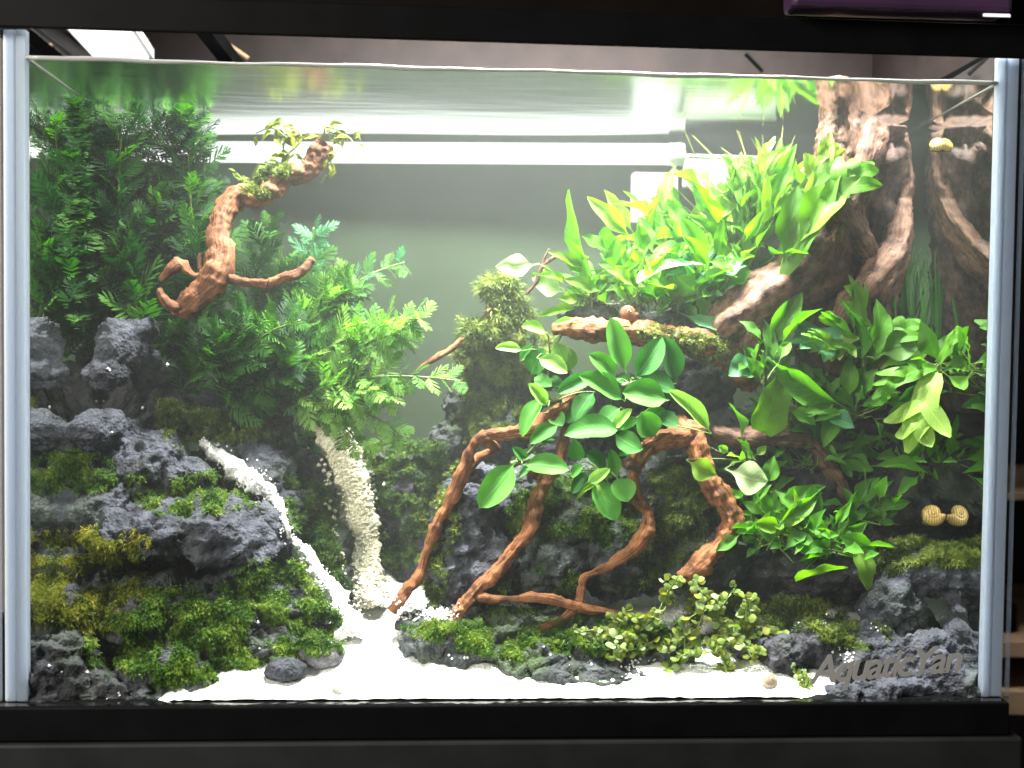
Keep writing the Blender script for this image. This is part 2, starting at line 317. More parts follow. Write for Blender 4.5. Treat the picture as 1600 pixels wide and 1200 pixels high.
# water: skin on top, meniscus along the front glass
nx, ny = 90, 50; V = []; F = []
for j in range(ny+1):
    for i in range(nx+1):
        u, v = i/nx, j/ny; a = Vector((FL[0]*(1-u)+FR[0]*u, 0)); b = Vector((BL[0]*(1-u)+BR[0]*u, BL[1]*(1-u)+BR[1]*u)); q = a*(1-v)+b*v
        V.append((q.x, q.y, WZ+.0006*math.sin(q.x*21+1)*math.cos(q.y*17)))
for j in range(ny):
    for i in range(nx): k = j*(nx+1)+i; F.append((k, k+1, k+nx+2, k+nx+1))
ws = link('water_surface', mesh_np('water_surface', V, F), K['film'], None, True); tag(ws, kind='structure')
mb = MB(); pts = [(-.2995+.599*i/80, .0012, WZ+.0008+.0003*math.sin(i*.33)+.0002*math.sin(i*.9+2)) for i in range(81)]
for (q0, q1) in ((FL, BL), (FR, BR)):
    sg_ = 1 if q0[0] < 0 else -1; mb.tube([(q0[0]*(1-t)+q1[0]*t+sg_*.0006, q0[1]*(1-t)+q1[1]*t, WZ+.0004) for t in [i/20 for i in range(21)]], .0009, 6)
mb.tube(pts, [.0013+.0003*math.sin(i*.27) for i in range(81)], 8); me_ = mb.build('water_meniscus', K['meniscus'], None, True); tag(me_, kind='structure')

wv = MB().prism([(FL[0]+.0004, .0004), (FR[0]-.0004, .0004), (BR[0]-.0004, BR[1]-.0004), (BL[0]+.0004, BL[1]-.0004)], -.0003, WZ-.0016).build('water', haze_mat(WATER_D)); tag(wv, kind='stuff')

# lamp, hood and what stands behind
lampo = empty('lamp_fixture', (0, .13, .70), 'long flat lamp shining down over the water', 'lamp')
MB().box((-.24, .007, .7005), (.26, .130, .72)).build('lamp_housing', K['white'], lampo)
MB().box((-.15, .012, .6995), (.25, .110, .7003)).build('lit_panel', glow('lamp_light', (1, .98, .95), LAMP), lampo)
sq = empty('square_lamp', (-.28, .16, .45), 'small lit square lamp at the upper left above the water', 'lamp')
def on_z(px, py, z):
    d = M3 @ Vector(((px-800)/FPX, -(py-600)/FPX, -1)); return CAMP+d*((z-CAMP.z)/d.z)
c4 = [on_z(*q, .445) for q in ((92, 30), (190, 30), (232, 93), (150, 93))]
MB().prism([(p.x, p.y) for p in c4], .445, .4465).build('lit_panel', glow('square_light', (1, 1, 1), 2.2), sq)
cx = sum((p.x for p in c4))/4; cyy = sum((p.y for p in c4))/4
MB().prism([(cx+(p.x-cx)*1.15, cyy+(p.y-cyy)*1.15) for p in c4], .4468, .455).build('lamp_housing', K['white'], sq)
hood = empty('lamp_hood', (0, .1, .43), 'dark wooden hood closing the top of the tank', 'hood')
MB().box((-.42, -.006, .4265), (.44, .004, .76)).build('front_board', K['hood'], hood); MB().box((-.42, .285, .38), (.44, .292, .76)).build('back_board', K['brown'], hood)
MB().box((-.42, -.006, .7605), (.44, .292, .77)).build('lid', K['hood'], hood)
MB().prism([(-.335, .004), (-.332, .285), (-.328, .285), (-.331, .004)], .4265, .76).build('side_board', K['brown'], hood)
MB().prism([(.331, .004), (.328, .285), (.332, .285), (.335, .004)], .4265, .76).build('side_board', K['brown'], hood)
a = on_z(322, 58, .45); MB().box((a.x-.006, a.y-.02, .4505), (a.x+.006, .284, .462)).build('bracket', K['black'], hood)
a = atq = at(345, 62, .27); b = at(388, 92, .27); MB().tube([a, b], .0022, 8).build('wire', K['plank'], hood)
a = at(1165, 84, .27); b = at(1192, 112, .27); MB().tube([a, b], .0018, 8).build('wire', K['black'], hood)
pb = empty('dark_plastic_box', (.24, -.03, .45), 'dark plastic box with painted purple light standing at the right on the hood front', 'box')
a = at(1238, 44, -.028); b = at(1583, 44, -.028)
MB().box((a.x, -.028, .4268), (b.x, -.0062, .50)).build('body', K['purple_lit'], pb, False, .003)
MB().prism([(b.x-.016, -.0288), (b.x-.003, -.0288), (b.x-.002, -.0282), (b.x-.019, -.0282)], .4238, .4255).build('light_leak_strip', glow('leak_glow', (1, 1, .95), 1.1), pb)  # light leaking at the box, put in as a glowing strip
cab = empty('cabinet', (0, .1, -.1), 'dark cabinet that the aquarium stands on', 'cabinet')
MB().box((-.5, -.012, -.16), (.322, .32, -.0222)).build('top_board', K['cab'], cab, False, .002)
tb = empty('fluorescent_tube', (0, .24, .36), 'lit white fluorescent tube lying behind the back glass', 'lamp')
def bk(px, py, off):      # point just behind the back pane
    d = M3 @ Vector(((px-800)/FPX, -(py-600)/FPX, -1)); n = Vector((BL[1]-BR[1], BR[0]-BL[0], 0)).normalized(); p0 = Vector((*BL, 0))+n*off
    return CAMP+d*((p0-CAMP).dot(n)/d.dot(n))
a, b = bk(70, 236, .016), bk(1045, 241, .016)
MB().tube([a.lerp(b, t/12) for t in range(13)], .0085, 14).build('glass_tube', glow('tube_light', (1, 1, 1), TUBE), tb, True)
d_ = (b-a).normalized(); MB().tube([b, b+d_*.012], .0092, 14).build('end_cap', K['white'], tb, True); MB().tube([a-d_*.012, a], .0092, 14).build('end_cap', K['white'], tb, True)
wb = empty('white_box', bk(1025, 300, .02), 'white box with a painted glow under the right end of the lit tube behind the glass', 'box')
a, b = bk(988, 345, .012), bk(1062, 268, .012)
MB().box((a.x, a.y, a.z), (b.x, a.y+.012, b.z)).build('body', glow('white_box_painted_glow', (1, 1, 1), 1.05), wb, False, .002); MB().box((a.x+.006, a.y-.0005, a.z+.004), (a.x+.009, a.y+.0002, b.z-.006)).build('ridge', K['white'], wb)  # no lamp: the tube's light on the box is put in as glow
a, b = bk(1068, 292, .012), bk(1215, 246, .012); sl = empty('white_ledge', (a.x, a.y, a.z), 'white strip beside the tube end behind the green leaves', 'strip')
MB().box((a.x, a.y-.002, a.z), (b.x, a.y+.006, b.z)).build('body', K['white'], sl, False, .001); MB().box((a.x, a.y-.003, b.z+.0002), (b.x, a.y+.006, b.z+.002)).build('lip', K['white'], sl)
# room
tag(MB().box((-3, 1.2, -1.2), (3, 1.25, 2.5)).build('wall', K['wall']), kind='structure'); tag(MB().box((-3, -3, -1.25), (3, 1.2, -1.2)).build('floor', K['floor']), kind='structure')
sh = empty('shelf_rack', (.45, .25, 0), 'wooden shelf rack behind the right edge of the aquarium', 'shelf')
for (y0, y1, k) in ((1003, 1028, 'plank'), (1080, 1118, 'plank'), (770, 782, 'plank')):
    a, b = at(1560, y1, .30), at(1560, y0, .30); MB().box((.335, .30, a.z), (.9, .55, b.z)).build('shelf_board', K[k], sh, False, .001)
MB().box((.335, .56, -.4), (.9, .57, .6)).build('back_board', K['brown'], sh)
a, b = at(1560, 1003, .30), at(1560, 955, .30); bx = empty('black_case', (.4, .35, a.z), 'black case lying on the tan shelf board', 'case')
MB().box((.345, .33, a.z+.0004), (.5, .45, b.z)).build('body', K['black'], bx, False, .004); MB().box((.36, .328, a.z+.004), (.40, .3305, a.z+.008)).build('latch', K['metal'], bx)

# ------------------------------------------------------------------ rocks
ROCKS = {}
def rock(name, label, blobs, m='rock', vox=.0017, amp=1.0, seed=0, group=None, cat='rock', nm='lava_rock'):
    bm = bmesh.new()
    for q in blobs:
        px, py, Y, rx = q[:4]; ry = q[4] if len(q) > 4 else rx; rz = q[5] if len(q) > 5 else (rx+ry)/2; s = sc(Y)
        bmesh.ops.create_icosphere(bm, subdivisions=3, radius=1, matrix=Matrix.Translation(at(px, py, Y)) @ Matrix.Diagonal((rx*s, rz*s, ry*s, 1)))
    me = bpy.data.meshes.new('tmp'); bm.to_mesh(me); bm.free(); o = bpy.data.objects.new('tmp', me); COL.objects.link(o)
    r = o.modifiers.new('r', 'REMESH'); r.mode = 'VOXEL'; r.voxel_size = vox
    k = o.modifiers.new('s', 'SMOOTH'); k.factor = .5; k.iterations = 4
    bpy.context.view_layer.update(); ev = o.evaluated_get(bpy.context.evaluated_depsgraph_get())
    nm_ = bpy.data.meshes.new_from_object(ev); bpy.data.objects.remove(o)
    n = len(nm_.vertices); P = np.empty(n*3); nm_.vertices.foreach_get('co', P); P = P.reshape(-1, 3); Nn = np.empty(n*3); nm_.vertex_normals.foreach_get('vector', Nn); Nn = Nn.reshape(-1, 3)
    size = max(P.max(0)-P.min(0)); k = min(1, size/.06)*amp
    Q = P*np.array([1, 1, 1.5])+fbm(P, 40, 2, seed+91)[:, None]*.008
    d = .0038*fbm(Q, 26, 2, seed)+.0028*fbm(Q, 62, 3, seed+5, True)-.0012+.0016*fbm(P, 210, 3, seed+9)
    pit = vnoise(P*150, seed+33); d -= np.clip(pit-.35, 0, 1)*.006
    pit = vnoise(P*330, seed+34); d -= np.clip(pit-.3, 0, 1)*.0028
    P = P+Nn*(d*k)[:, None]; nm_.vertices.foreach_set('co', P.ravel()); nm_.update()
    o = link(nm, nm_, K[m]); tag(o, label, cat, group); ROCKS[name] = o; return o
rk = rock
rk('r1', 'tall grey lava rock standing highest in the left rock stack', [(190, 540, .10, 42, 40), (214, 522, .10, 30, 24), (165, 582, .09, 34, 22), (226, 575, .11, 26, 34)], seed=1)
rk('r2', 'round dark lava knob in the middle of the left stack', [(143, 674, .075, 40, 34), (168, 668, .08, 28, 30)], seed=2)
rk('r3', 'sloping lava slab between the round knob and the white sand stream', [(190, 690, .10, 55, 40), (235, 720, .09, 60, 48), (285, 745, .085, 42, 30), (150, 740, .10, 55, 40), (200, 770, .09, 70, 40)], seed=3)
rk('r4', 'long lava ledge jutting out below the green moss shelf', [(180, 838, .055, 45, 36), (250, 835, .05, 62, 42), (330, 838, .055, 60, 46), (385, 870, .065, 44, 56), (420, 850, .085, 36, 60), (290, 800, .08, 120, 26, 60), (160, 800, .075, 50, 40)], seed=4)
rk('r5', 'dark lava rock in the lower left front corner of the tank', [(110, 1030, .03, 62, 60), (70, 1070, .02, 40, 40), (150, 1085, .022, 70, 34, 40), (110, 960, .045, 60, 50), (220, 1090, .025, 50, 20, 40), (100, 1078, .013, 75, 40, 26), (175, 1086, .011, 66, 28, 22), (60, 1090, .009, 40, 28, 18), (130, 1094, .007, 80, 22, 15)], m='rockd', seed=5)
rk('r6', 'grey lava flank right of the upper sand stream', [(370, 715, .125, 55, 36), (410, 750, .12, 52, 60), (440, 810, .115, 38, 60), (420, 700, .14, 40, 40)], seed=6)
rk('r7', 'small pale lava rock under the hanging fern fronds', [(392, 648, .15, 34, 24), (425, 668, .155, 36, 36), (350, 660, .15, 40, 24)], m='rockg', seed=7)
rk('r8', 'mossy lava wedge between the two sand streams', [(470, 740, .155, 45, 50), (488, 800, .14, 44, 60), (508, 865, .12, 36, 60), (528, 915, .105, 22, 40), (520, 700, .17, 50, 60, 30), (560, 800, .165, 40, 90, 30)], m='rockg', seed=8)
rk('r9', 'wide mossy lava base in the lower left', [(230, 960, .06, 90, 60), (330, 975, .065, 90, 66), (430, 970, .075, 75, 66), (490, 1000, .07, 42, 34), (260, 1045, .035, 80, 40), (370, 1030, .05, 80, 30), (240, 1085, .02, 60, 26, 34), (310, 1068, .03, 60, 22), (440, 1010, .05, 70, 30), (130, 900, .07, 66, 60)], m='rockg', seed=9)
rk('r22', 'shaded lava rock behind the highest rock by the left glass', [(110, 560, .19, 70, 70), (100, 660, .18, 60, 80), (90, 760, .16, 60, 80), (170, 560, .2, 80, 60)], m='rockd', vox=.0022, seed=22)
rk('r10', 'dark lava wall behind the left fern bed', [(110, 600, .17, 80, 90), (230, 640, .17, 80, 70), (330, 640, .185, 70, 50), (120, 760, .16, 90, 110), (260, 780, .16, 110, 80), (200, 890, .105, 120, 60, 40), (300, 900, .11, 90, 50, 40)], m='rockd', vox=.0025, seed=10)
rk('r11', 'dark lava pillar in the gap beside the cream gravel stream', [(622, 800, .165, 56, 95, 30), (650, 770, .16, 45, 60, 30), (670, 860, .15, 50, 90, 30), (610, 730, .17, 36, 30, 25)], m='rockd', vox=.002, seed=11)
rk('r12', 'grey lava rock seen between the two left orange roots', [(728, 820, .095, 50, 84), (712, 900, .088, 46, 60), (760, 885, .088, 48, 60), (755, 780, .10, 52, 60)], seed=12)
rk('r13', 'dark lava block at the upper end of the left root', [(722, 640, .15, 36, 42), (705, 690, .145, 30, 40), (770, 660, .155, 60, 60), (800, 610, .165, 60, 46), (830, 570, .16, 60, 40), (775, 560, .155, 50, 44)], m='rockg', seed=13)
rk('r14', 'bluish lava rock behind the middle orange roots', [(895, 820, .10, 62, 62), (865, 885, .094, 70, 60), (955, 870, .10, 72, 66), (830, 780, .11, 60, 70), (930, 760, .115, 60, 50)], m='rockg', seed=14)
rk('r15', 'mossy lava rock under the arched right roots', [(1055, 790, .105, 78, 84), (1090, 865, .095, 80, 60), (1010, 860, .10, 50, 70), (1130, 720, .145, 90, 80)], m='rockg', seed=15)
rk('r16', 'low lava ledge beside the white sand at the foot of the roots', [(650, 1005, .055, 30, 26), (690, 1012, .052, 50, 34), (740, 1022, .05, 50, 40), (800, 1038, .045, 44, 38), (700, 975, .07, 80, 20), (800, 985, .065, 60, 30)], m='rockg', seed=16)
rk('r17', 'low mossy lava ledge in the middle under the creeping plants', [(860, 1035, .042, 48, 36), (920, 1032, .042, 46, 40), (980, 1010, .048, 46, 46), (1040, 1010, .05, 50, 40), (900, 985, .065, 70, 34), (880, 1058, .03, 50, 22), (950, 1062, .03, 60, 20)], m='rockg', seed=17)
rk('r18', 'lava rock with a deep hollow in the lower right corner', [(1395, 950, .06, 50, 60, 50), (1440, 890, .065, 60, 40), (1500, 900, .055, 40, 50), (1510, 985, .04, 30, 80, 40), (1440, 1040, .03, 80, 56, 40), (1480, 1078, .016, 66, 40, 30), (1410, 1090, .009, 120, 30, 20), (1500, 1092, .008, 60, 34, 16), (1330, 1088, .018, 56, 24, 24), (1500, 1092, .011, 60, 30, 20), (1390, 1075, .022, 60, 26, 30), (1360, 1010, .045, 50, 40)], seed=18)
rk('r19', 'small dark lava stone at the foot of the right moss slope', [(1225, 1030, .035, 36, 40), (1285, 1010, .04, 44, 34), (1330, 1040, .03, 40, 32), (1180, 1000, .055, 50, 36)], m='rockd', seed=19)
rk('r20', 'dark lava mass behind the right hand plants', [(1240, 790, .13, 90, 80), (1370, 760, .145, 90, 90), (1470, 790, .125, 60, 90), (1300, 880, .10, 110, 60), (1180, 880, .11, 60, 60), (1440, 640, .15, 60, 110, 20), (1200, 690, .155, 70, 60, 30), (1330, 650, .15, 70, 100, 25), (1400, 560, .155, 50, 60, 15)], m='rockd', vox=.0025, seed=20)
rk('r21', 'lava block filling the shade under the horizontal wood', [(1080, 610, .16, 70, 60, 30), (960, 650, .15, 80, 70, 40), (900, 700, .14, 70, 70, 40)], m='rockd', vox=.002, seed=21)
rk('r23', 'dark mossy block under the bright leaf thicket', [(930, 500, .125, 60, 24, 30), (1010, 505, .125, 90, 30, 30), (1100, 500, .125, 80, 40, 30)], m='rockg', vox=.002, seed=23)
rk('p1', 'grey pebble half sunk in the white sand at the moss edge', [(446, 1046, .025, 32, 17, 22), (425, 1050, .025, 16, 11)], m='rock', vox=.001, amp=1., seed=30, nm='pebble')
rk('p2', 'pale stone lying right of the grey pebble in the sand', [(498, 1022, .04, 34, 20, 26), (476, 1028, .04, 20, 14)], m='pebble', vox=.001, amp=1., seed=31, nm='pebble')
rk('p3', 'small grey stone stuck in the moss slope', [(322, 958, .045, 20, 13), (335, 948, .045, 14, 12)], m='pebble', vox=.001, amp=.45, seed=32, nm='pebble')

# ------------------------------------------------------------------ driftwood
WOODS = []
def limb(name, path, m, parent, seed=0, k=14, n=7, knob=1.0, flute=0):
    """path: (px, py, Y, radius px)"""
    k = int(k*1.6); n = int(n*1.7); P = [(*at(a, b, Y), r*sc(Y)) for a, b, Y, r in path]; C = catmull(P, n); m_ = len(C)
    V = []; UV = []; t0 = None; L = 0; flute = flute or .07; slim = .82 if name in ('root', 'branch') else 1.
    for i, q in enumerate(C):
        p = Vector(q[:3]); t = (Vector(C[min(i+1, m_-1)][:3])-Vector(C[max(i-1, 0)][:3])).normalized()
        a = t.orthogonal().normalized() if t0 is None else (t0-t*t0.dot(t)).normalized(); t0 = a; b = t.cross(a)
        if i: L += (p-Vector(C[i-1][:3])).length
        for j in range(k):
            an = 2*math.pi*j/k; r = slim*max(q[3], .0004)*(1+.13*math.sin(L*61+seed*1.7)*math.sin(L*97+seed))*(1+flute*math.sin(an*3+L*22+seed)+.5*flute*math.sin(an*5-L*40+seed*2))
            if i == 0 or i == m_-1: r *= .45
            V.append(p+(a*math.cos(an)+b*math.sin(an))*r); UV.append((L*2, j/k))
    for end, idx in ((0, 0), (1, m_-1)): V.append(Vector(C[idx][:3])); UV.append((L*2*end, .5))
    A = np.array([tuple(v) for v in V]); rad = np.array([max(C[min(i//k, m_-1)][3], .0004) for i in range(len(V))])
    cen = np.array([C[min(i//k, m_-1)][:3] for i in range(m_*k)]+[C[0][:3], C[-1][:3]]); Nn = A-cen; ln = np.linalg.norm(Nn, axis=1, keepdims=True); Nn = Nn/np.maximum(ln, 1e-6)
    d = (.26*fbm(A, 75, 2, seed)+.17*fbm(A, 170, 2, seed+3, True)-.06)*np.minimum(rad, .008)*knob
    G_ = np.array([[UV[i][0]*9, 1.3*math.cos(UV[i][1]*6.283), 1.3*math.sin(UV[i][1]*6.283)] for i in range(len(V))]); gr = fbm(G_*np.array([1, 2.2, 2.2]), 1., 3, seed+20, True)
    d += (.08*gr+.10*fbm(A, 330, 2, seed+8))*np.minimum(rad, .012)
    A = A+Nn*d[:, None]
    F = [(i*k+j, i*k+(j+1) % k, (i+1)*k+(j+1) % k, (i+1)*k+j) for i in range(m_-1) for j in range(k)]
    F += [(m_*k, (j+1) % k, j) for j in range(k)]+[(m_*k+1, (m_-1)*k+j, (m_-1)*k+(j+1) % k) for j in range(k)]
    me = mesh_np(name, A, F); ul = me.uv_layers.new(name='UVMap')
    for f in me.polygons:
        us = [UV[v] for v in f.vertices]; wrap = max(u[1] for u in us)-min(u[1] for u in us) > .5
        for li, u in zip(f.loop_indices, us): ul.data[li].uv = (u[0], u[1]+1 if wrap and u[1] < .5 else u[1])
    o = link(name, me, m, parent); WOODS.append(o); return o
d1 = empty('driftwood', at(300, 480, .09), 'knobbly reddish driftwood branch rising from the left fern bed to the water surface', 'driftwood')
limb('trunk', [(268, 486, 0.100, 7), (298, 474, 0.095, 20), (326, 446, 0.090, 20), (345, 415, 0.093, 19), (343, 370, 0.103, 16), (352, 335, 0.111, 16), (375, 306, 0.118, 17), (405, 312, 0.116, 14), (425, 297, 0.120, 15), (448, 275, 0.124, 15), (478, 268, 0.124, 13), (492, 252, 0.126, 15), (503, 231, 0.125, 16), (508, 222, 0.125, 13)], K['woodl'], d1, 3, 16, 7)
limb('branch', [(350, 420, 0.092, 12), (365, 436, 0.088, 9), (395, 441, 0.085, 8), (420, 443, 0.083, 9)], K['woodl'], d1, 4, 10)
limb('branch', [(420, 442, 0.083, 9), (445, 434, 0.080, 8), (468, 426, 0.081, 8), (480, 415, 0.083, 8), (490, 404, 0.086, 7)], K['woodl'], d1, 5, 10)
limb('branch', [(330, 436, 0.090, 9), (302, 430, 0.090, 6), (283, 414, 0.094, 12), (270, 420, 0.092, 9), (250, 438, 0.095, 5)], K['woodl'], d1, 6, 10)
limb('branch', [(316, 432, 0.100, 6), (313, 412, 0.104, 5), (315, 396, 0.108, 4)], K['woodl'], d1, 7, 8)
limb('branch', [(285, 482, 0.090, 9), (265, 476, 0.088, 8), (252, 460, 0.086, 5), (249, 450, 0.086, 3)], K['woodl'], d1, 8, 8)
d2 = empty('driftwood', at(140, 440, .12), 'short orange wood stub half hidden in the dark left fern', 'driftwood')
limb('trunk', [(150, 447, .12, 7), (140, 436, .12, 8), (118, 452, .12, 13), (108, 480, .13, 10)], K['wood'], d2, 9, 10); limb('branch', [(118, 452, .12, 8), (112, 425, .125, 7), (106, 400, .13, 5)], K['wood'], d2, 10, 8)
d3 = empty('driftwood', at(1280, 450, .1), 'large brown stump with spreading orange roots on the right', 'driftwood')
G, O = K['woodg'], K['wood']
limb('trunk', [(1364, 200, .138, 44), (1363, 250, .138, 46), (1361, 320, .138, 46), (1358, 390, .138, 46), (1356, 460, .135, 50), (1340, 560, .13, 50), (1330, 640, .13, 50)], K['woodk'], d3, 11, 30, 8, 1.4, .10)
limb('trunk_ridge', [(1308, 120, .10, 15), (1306, 160, .10, 18), (1303, 210, .10, 22), (1298, 270, .10, 27), (1290, 340, .10, 38), (1268, 405, .10, 54), (1222, 450, .098, 50), (1172, 484, .095, 42), (1128, 512, .095, 26), (1105, 530, .098, 12)], G, d3, 12, 30, 8, .8, .11)
limb('trunk_ridge', [(1330, 190, .125, 14), (1320, 225, .105, 18), (1303, 270, .09, 21), (1302, 310, .086, 23), (1324, 350, .086, 23), (1348, 382, .09, 18), (1366, 412, .105, 12), (1376, 434, .13, 6)], G, d3, 13, 18, 7, .8, .1)
limb('trunk_ridge', [(1366, 202, .11, 22), (1356, 240, .092, 22), (1343, 285, .088, 22), (1326, 330, .088, 22), (1308, 380, .092, 22), (1290, 430, .105, 14)], G, d3, 14, 18, 7, .8, .1)
limb('trunk_ridge', [(1404, 205, .135, 12), (1408, 260, .13, 16), (1410, 320, .122, 18), (1406, 370, .105, 19), (1392, 405, .092, 21), (1364, 438, .084, 21), (1332, 475, .082, 18), (1300, 520, .087, 13), (1282, 550, .097, 5)], G, d3, 15, 18, 7, .8, .12)
limb('trunk_ridge', [(1400, 360, .118, 14), (1404, 400, .10, 17), (1390, 432, .086, 16), (1376, 462, .082, 13), (1374, 500, .092, 8), (1372, 530, .107, 3)], G, d3, 16, 16, 7, .8, .12)
limb('trunk_ridge', [(1300, 360, .105, 34), (1310, 420, .115, 44), (1308, 480, .12, 48), (1300, 560, .125, 50), (1290, 640, .135, 40)], K['woodk'], d3, 33, 24, 7, .8, .12)
limb('root', [(1170, 500, .095, 34), (1165, 540, .095, 30), (1160, 575, .1, 20), (1150, 600, .105, 8)], G, d3, 17, 16, 7, 1.2, .1)
limb('root', [(862, 516, .075, 10), (890, 512, .075, 16), (930, 514, .078, 19), (990, 518, .08, 20), (1050, 528, .085, 24), (1100, 540, .09, 28), (1145, 560, .095, 26), (1180, 600, .11, 22)], O, d3, 18, 16)
limb('root', [(915, 590, .08, 8), (893, 620, .075, 13), (865, 648, .072, 13), (830, 668, .07, 14), (785, 678, .068, 12), (755, 682, .066, 11), (738, 700, .066, 10), (722, 738, .068, 12), (703, 785, .07, 12), (682, 825, .07, 10), (664, 870, .07, 9), (655, 900, .068, 10), (630, 930, .066, 11), (613, 958, .064, 10)], O, d3, 19, 14)
limb('root', [(755, 690, .07, 8), (775, 700, .078, 9), (740, 722, .085, 8), (715, 760, .09, 8)], O, d3, 20, 10)
limb('root', [(905, 610, .08, 9), (893, 645, .078, 9), (880, 690, .075, 10), (872, 725, .072, 11), (850, 760, .07, 12), (835, 795, .066, 12), (826, 830, .064, 11), (800, 865, .062, 13), (775, 895, .06, 12), (745, 925, .058, 13), (718, 955, .056, 12), (704, 974, .055, 8)], O, d3, 21, 14)
limb('root', [(745, 932, .057, 8), (790, 937, .055, 6), (835, 933, .052, 7), (875, 940, .05, 8), (910, 950, .05, 8), (955, 956, .052, 5), (968, 958, .055, 3)], O, d3, 22, 10)
limb('root', [(1105, 668, .08, 14), (1072, 676, .072, 18), (1030, 690, .068, 17), (1002, 712, .066, 14), (990, 745, .066, 11), (997, 780, .065, 11), (1013, 803, .064, 11), (1008, 835, .062, 13), (985, 862, .06, 13), (945, 888, .058, 9), (914, 902, .056, 8), (908, 925, .055, 8), (900, 950, .054, 8), (868, 972, .053, 7), (830, 985, .052, 5), (805, 982, .052, 3)], O, d3, 23, 14)
limb('root', [(1062, 650, .085, 9), (1076, 672, .075, 18), (1092, 705, .07, 20), (1105, 745, .068, 19), (1125, 780, .066, 18), (1142, 812, .065, 17), (1135, 840, .064, 16), (1110, 866, .062, 16), (1085, 890, .06, 15), (1060, 905, .06, 10)], O, d3, 24, 16)
limb('root', [(1110, 676, .085, 14), (1150, 684, .085, 17), (1200, 686, .088, 18), (1245, 684, .09, 16), (1272, 700, .095, 15), (1300, 740, .10, 13), (1325, 785, .105, 10), (1335, 810, .11, 5)], K['woodg'], d3, 25, 14)
limb('root', [(672, 905, .085, 7), (682, 940, .08, 7), (695, 965, .07, 5)], O, d3, 26, 8)
limb('snag', [(1000, 738, .062, 5), (985, 725, .055, 9), (975, 724, .052, 8)], G, d3, 27, 10)
limb('snag', [(845, 745, .07, 6), (832, 738, .066, 8), (826, 742, .064, 6)], O, d3, 28, 8)
d4 = empty('driftwood', at(680, 560, .12), 'thin forked twig poking out from the mossy tuft in the middle', 'driftwood')
limb('branch', [(770, 515, .125, 8), (730, 525, .12, 5), (705, 545, .115, 5), (680, 560, .11, 5), (655, 575, .108, 3), (645, 588, .106, 2)], O, d4, 29, 8)
limb('branch', [(775, 540, .13, 20), (770, 510, .128, 16), (765, 480, .125, 7), (764, 455, .125, 5), (763, 440, .125, 4)], K['woodg'], d4, 30, 10)
d5 = empty('driftwood', at(850, 420, .11), 'thin dark twig standing left of the bright lance leaves', 'driftwood')
limb('branch', [(822, 460, .11, 3), (838, 440, .11, 3.5), (848, 415, .11, 4), (862, 405, .11, 5), (874, 396, .11, 3)], K['woodg'], d5, 31, 8); limb('branch', [(845, 422, .11, 3), (850, 405, .11, 2.5), (858, 388, .11, 2)], K['woodg'], d5, 32, 6)

# ------------------------------------------------------------------ surface lookup for sand and moss
bpy.context.view_layer.update()
def bvh_of(objs):
    V = []; F = []
    for o in objs:
        n = len(V); mw = o.matrix_world; V += [mw @ v.co for v in o.data.vertices]; F += [tuple(n+i for i in p.vertices) for p in o.data.polygons]
    return BVHTree.FromPolygons(V, F)
BV = bvh_of(list(ROCKS.values())+WOODS); BVR = bvh_of(list(ROCKS.values()))
def surf(px, py, dflt, org=None, bv=None):
    tgt = at(px, py, .1) if org is not None else None
    o = org or CAMP; d = ((tgt or at(px, py, .1))-o).normalized(); h = (bv or BV).ray_cast(o, d, 1.2)
    return (h[0], h[1]) if h[0] is not None else (at(px, py, dflt), Vector((0, -.5, .8)))

# sand bed: one sheet rising to the back
nx, ny = 150, 60; u = np.linspace(-.2995, .2995, nx+1); v = np.linspace(.0006, .165, ny+1); X, Y = np.meshgrid(u, v); P = np.stack([X.ravel(), Y.ravel(), 0*X.ravel()], 1)
Z = .0005+.30*P[:, 1]+.0022*fbm(P, 45, 2, 3)*np.minimum(1, P[:, 1]/.02)+.0012*fbm(P, 260, 2, 8)*np.minimum(1, P[:, 1]/.006+.3)
Z = Z-.016*np.clip((-.213-P[:, 0])/.04, 0, 1)*np.clip(1-P[:, 1]/.05, 0, 1)-.016*np.clip((P[:, 0]-.18)/.05, 0, 1)*np.clip(1-P[:, 1]/.05, 0, 1); P[:, 2] = np.maximum(Z, -.012); F = [(j*(nx+1)+i, j*(nx+1)+i+1, (j+1)*(nx+1)+i+1, (j+1)*(nx+1)+i) for j in range(ny) for i in range(nx)]
tag(link('sand_bed', mesh_np('sand_bed', P, F), K['sand']), kind='structure')
GR = []      # loose grains: (point, size)
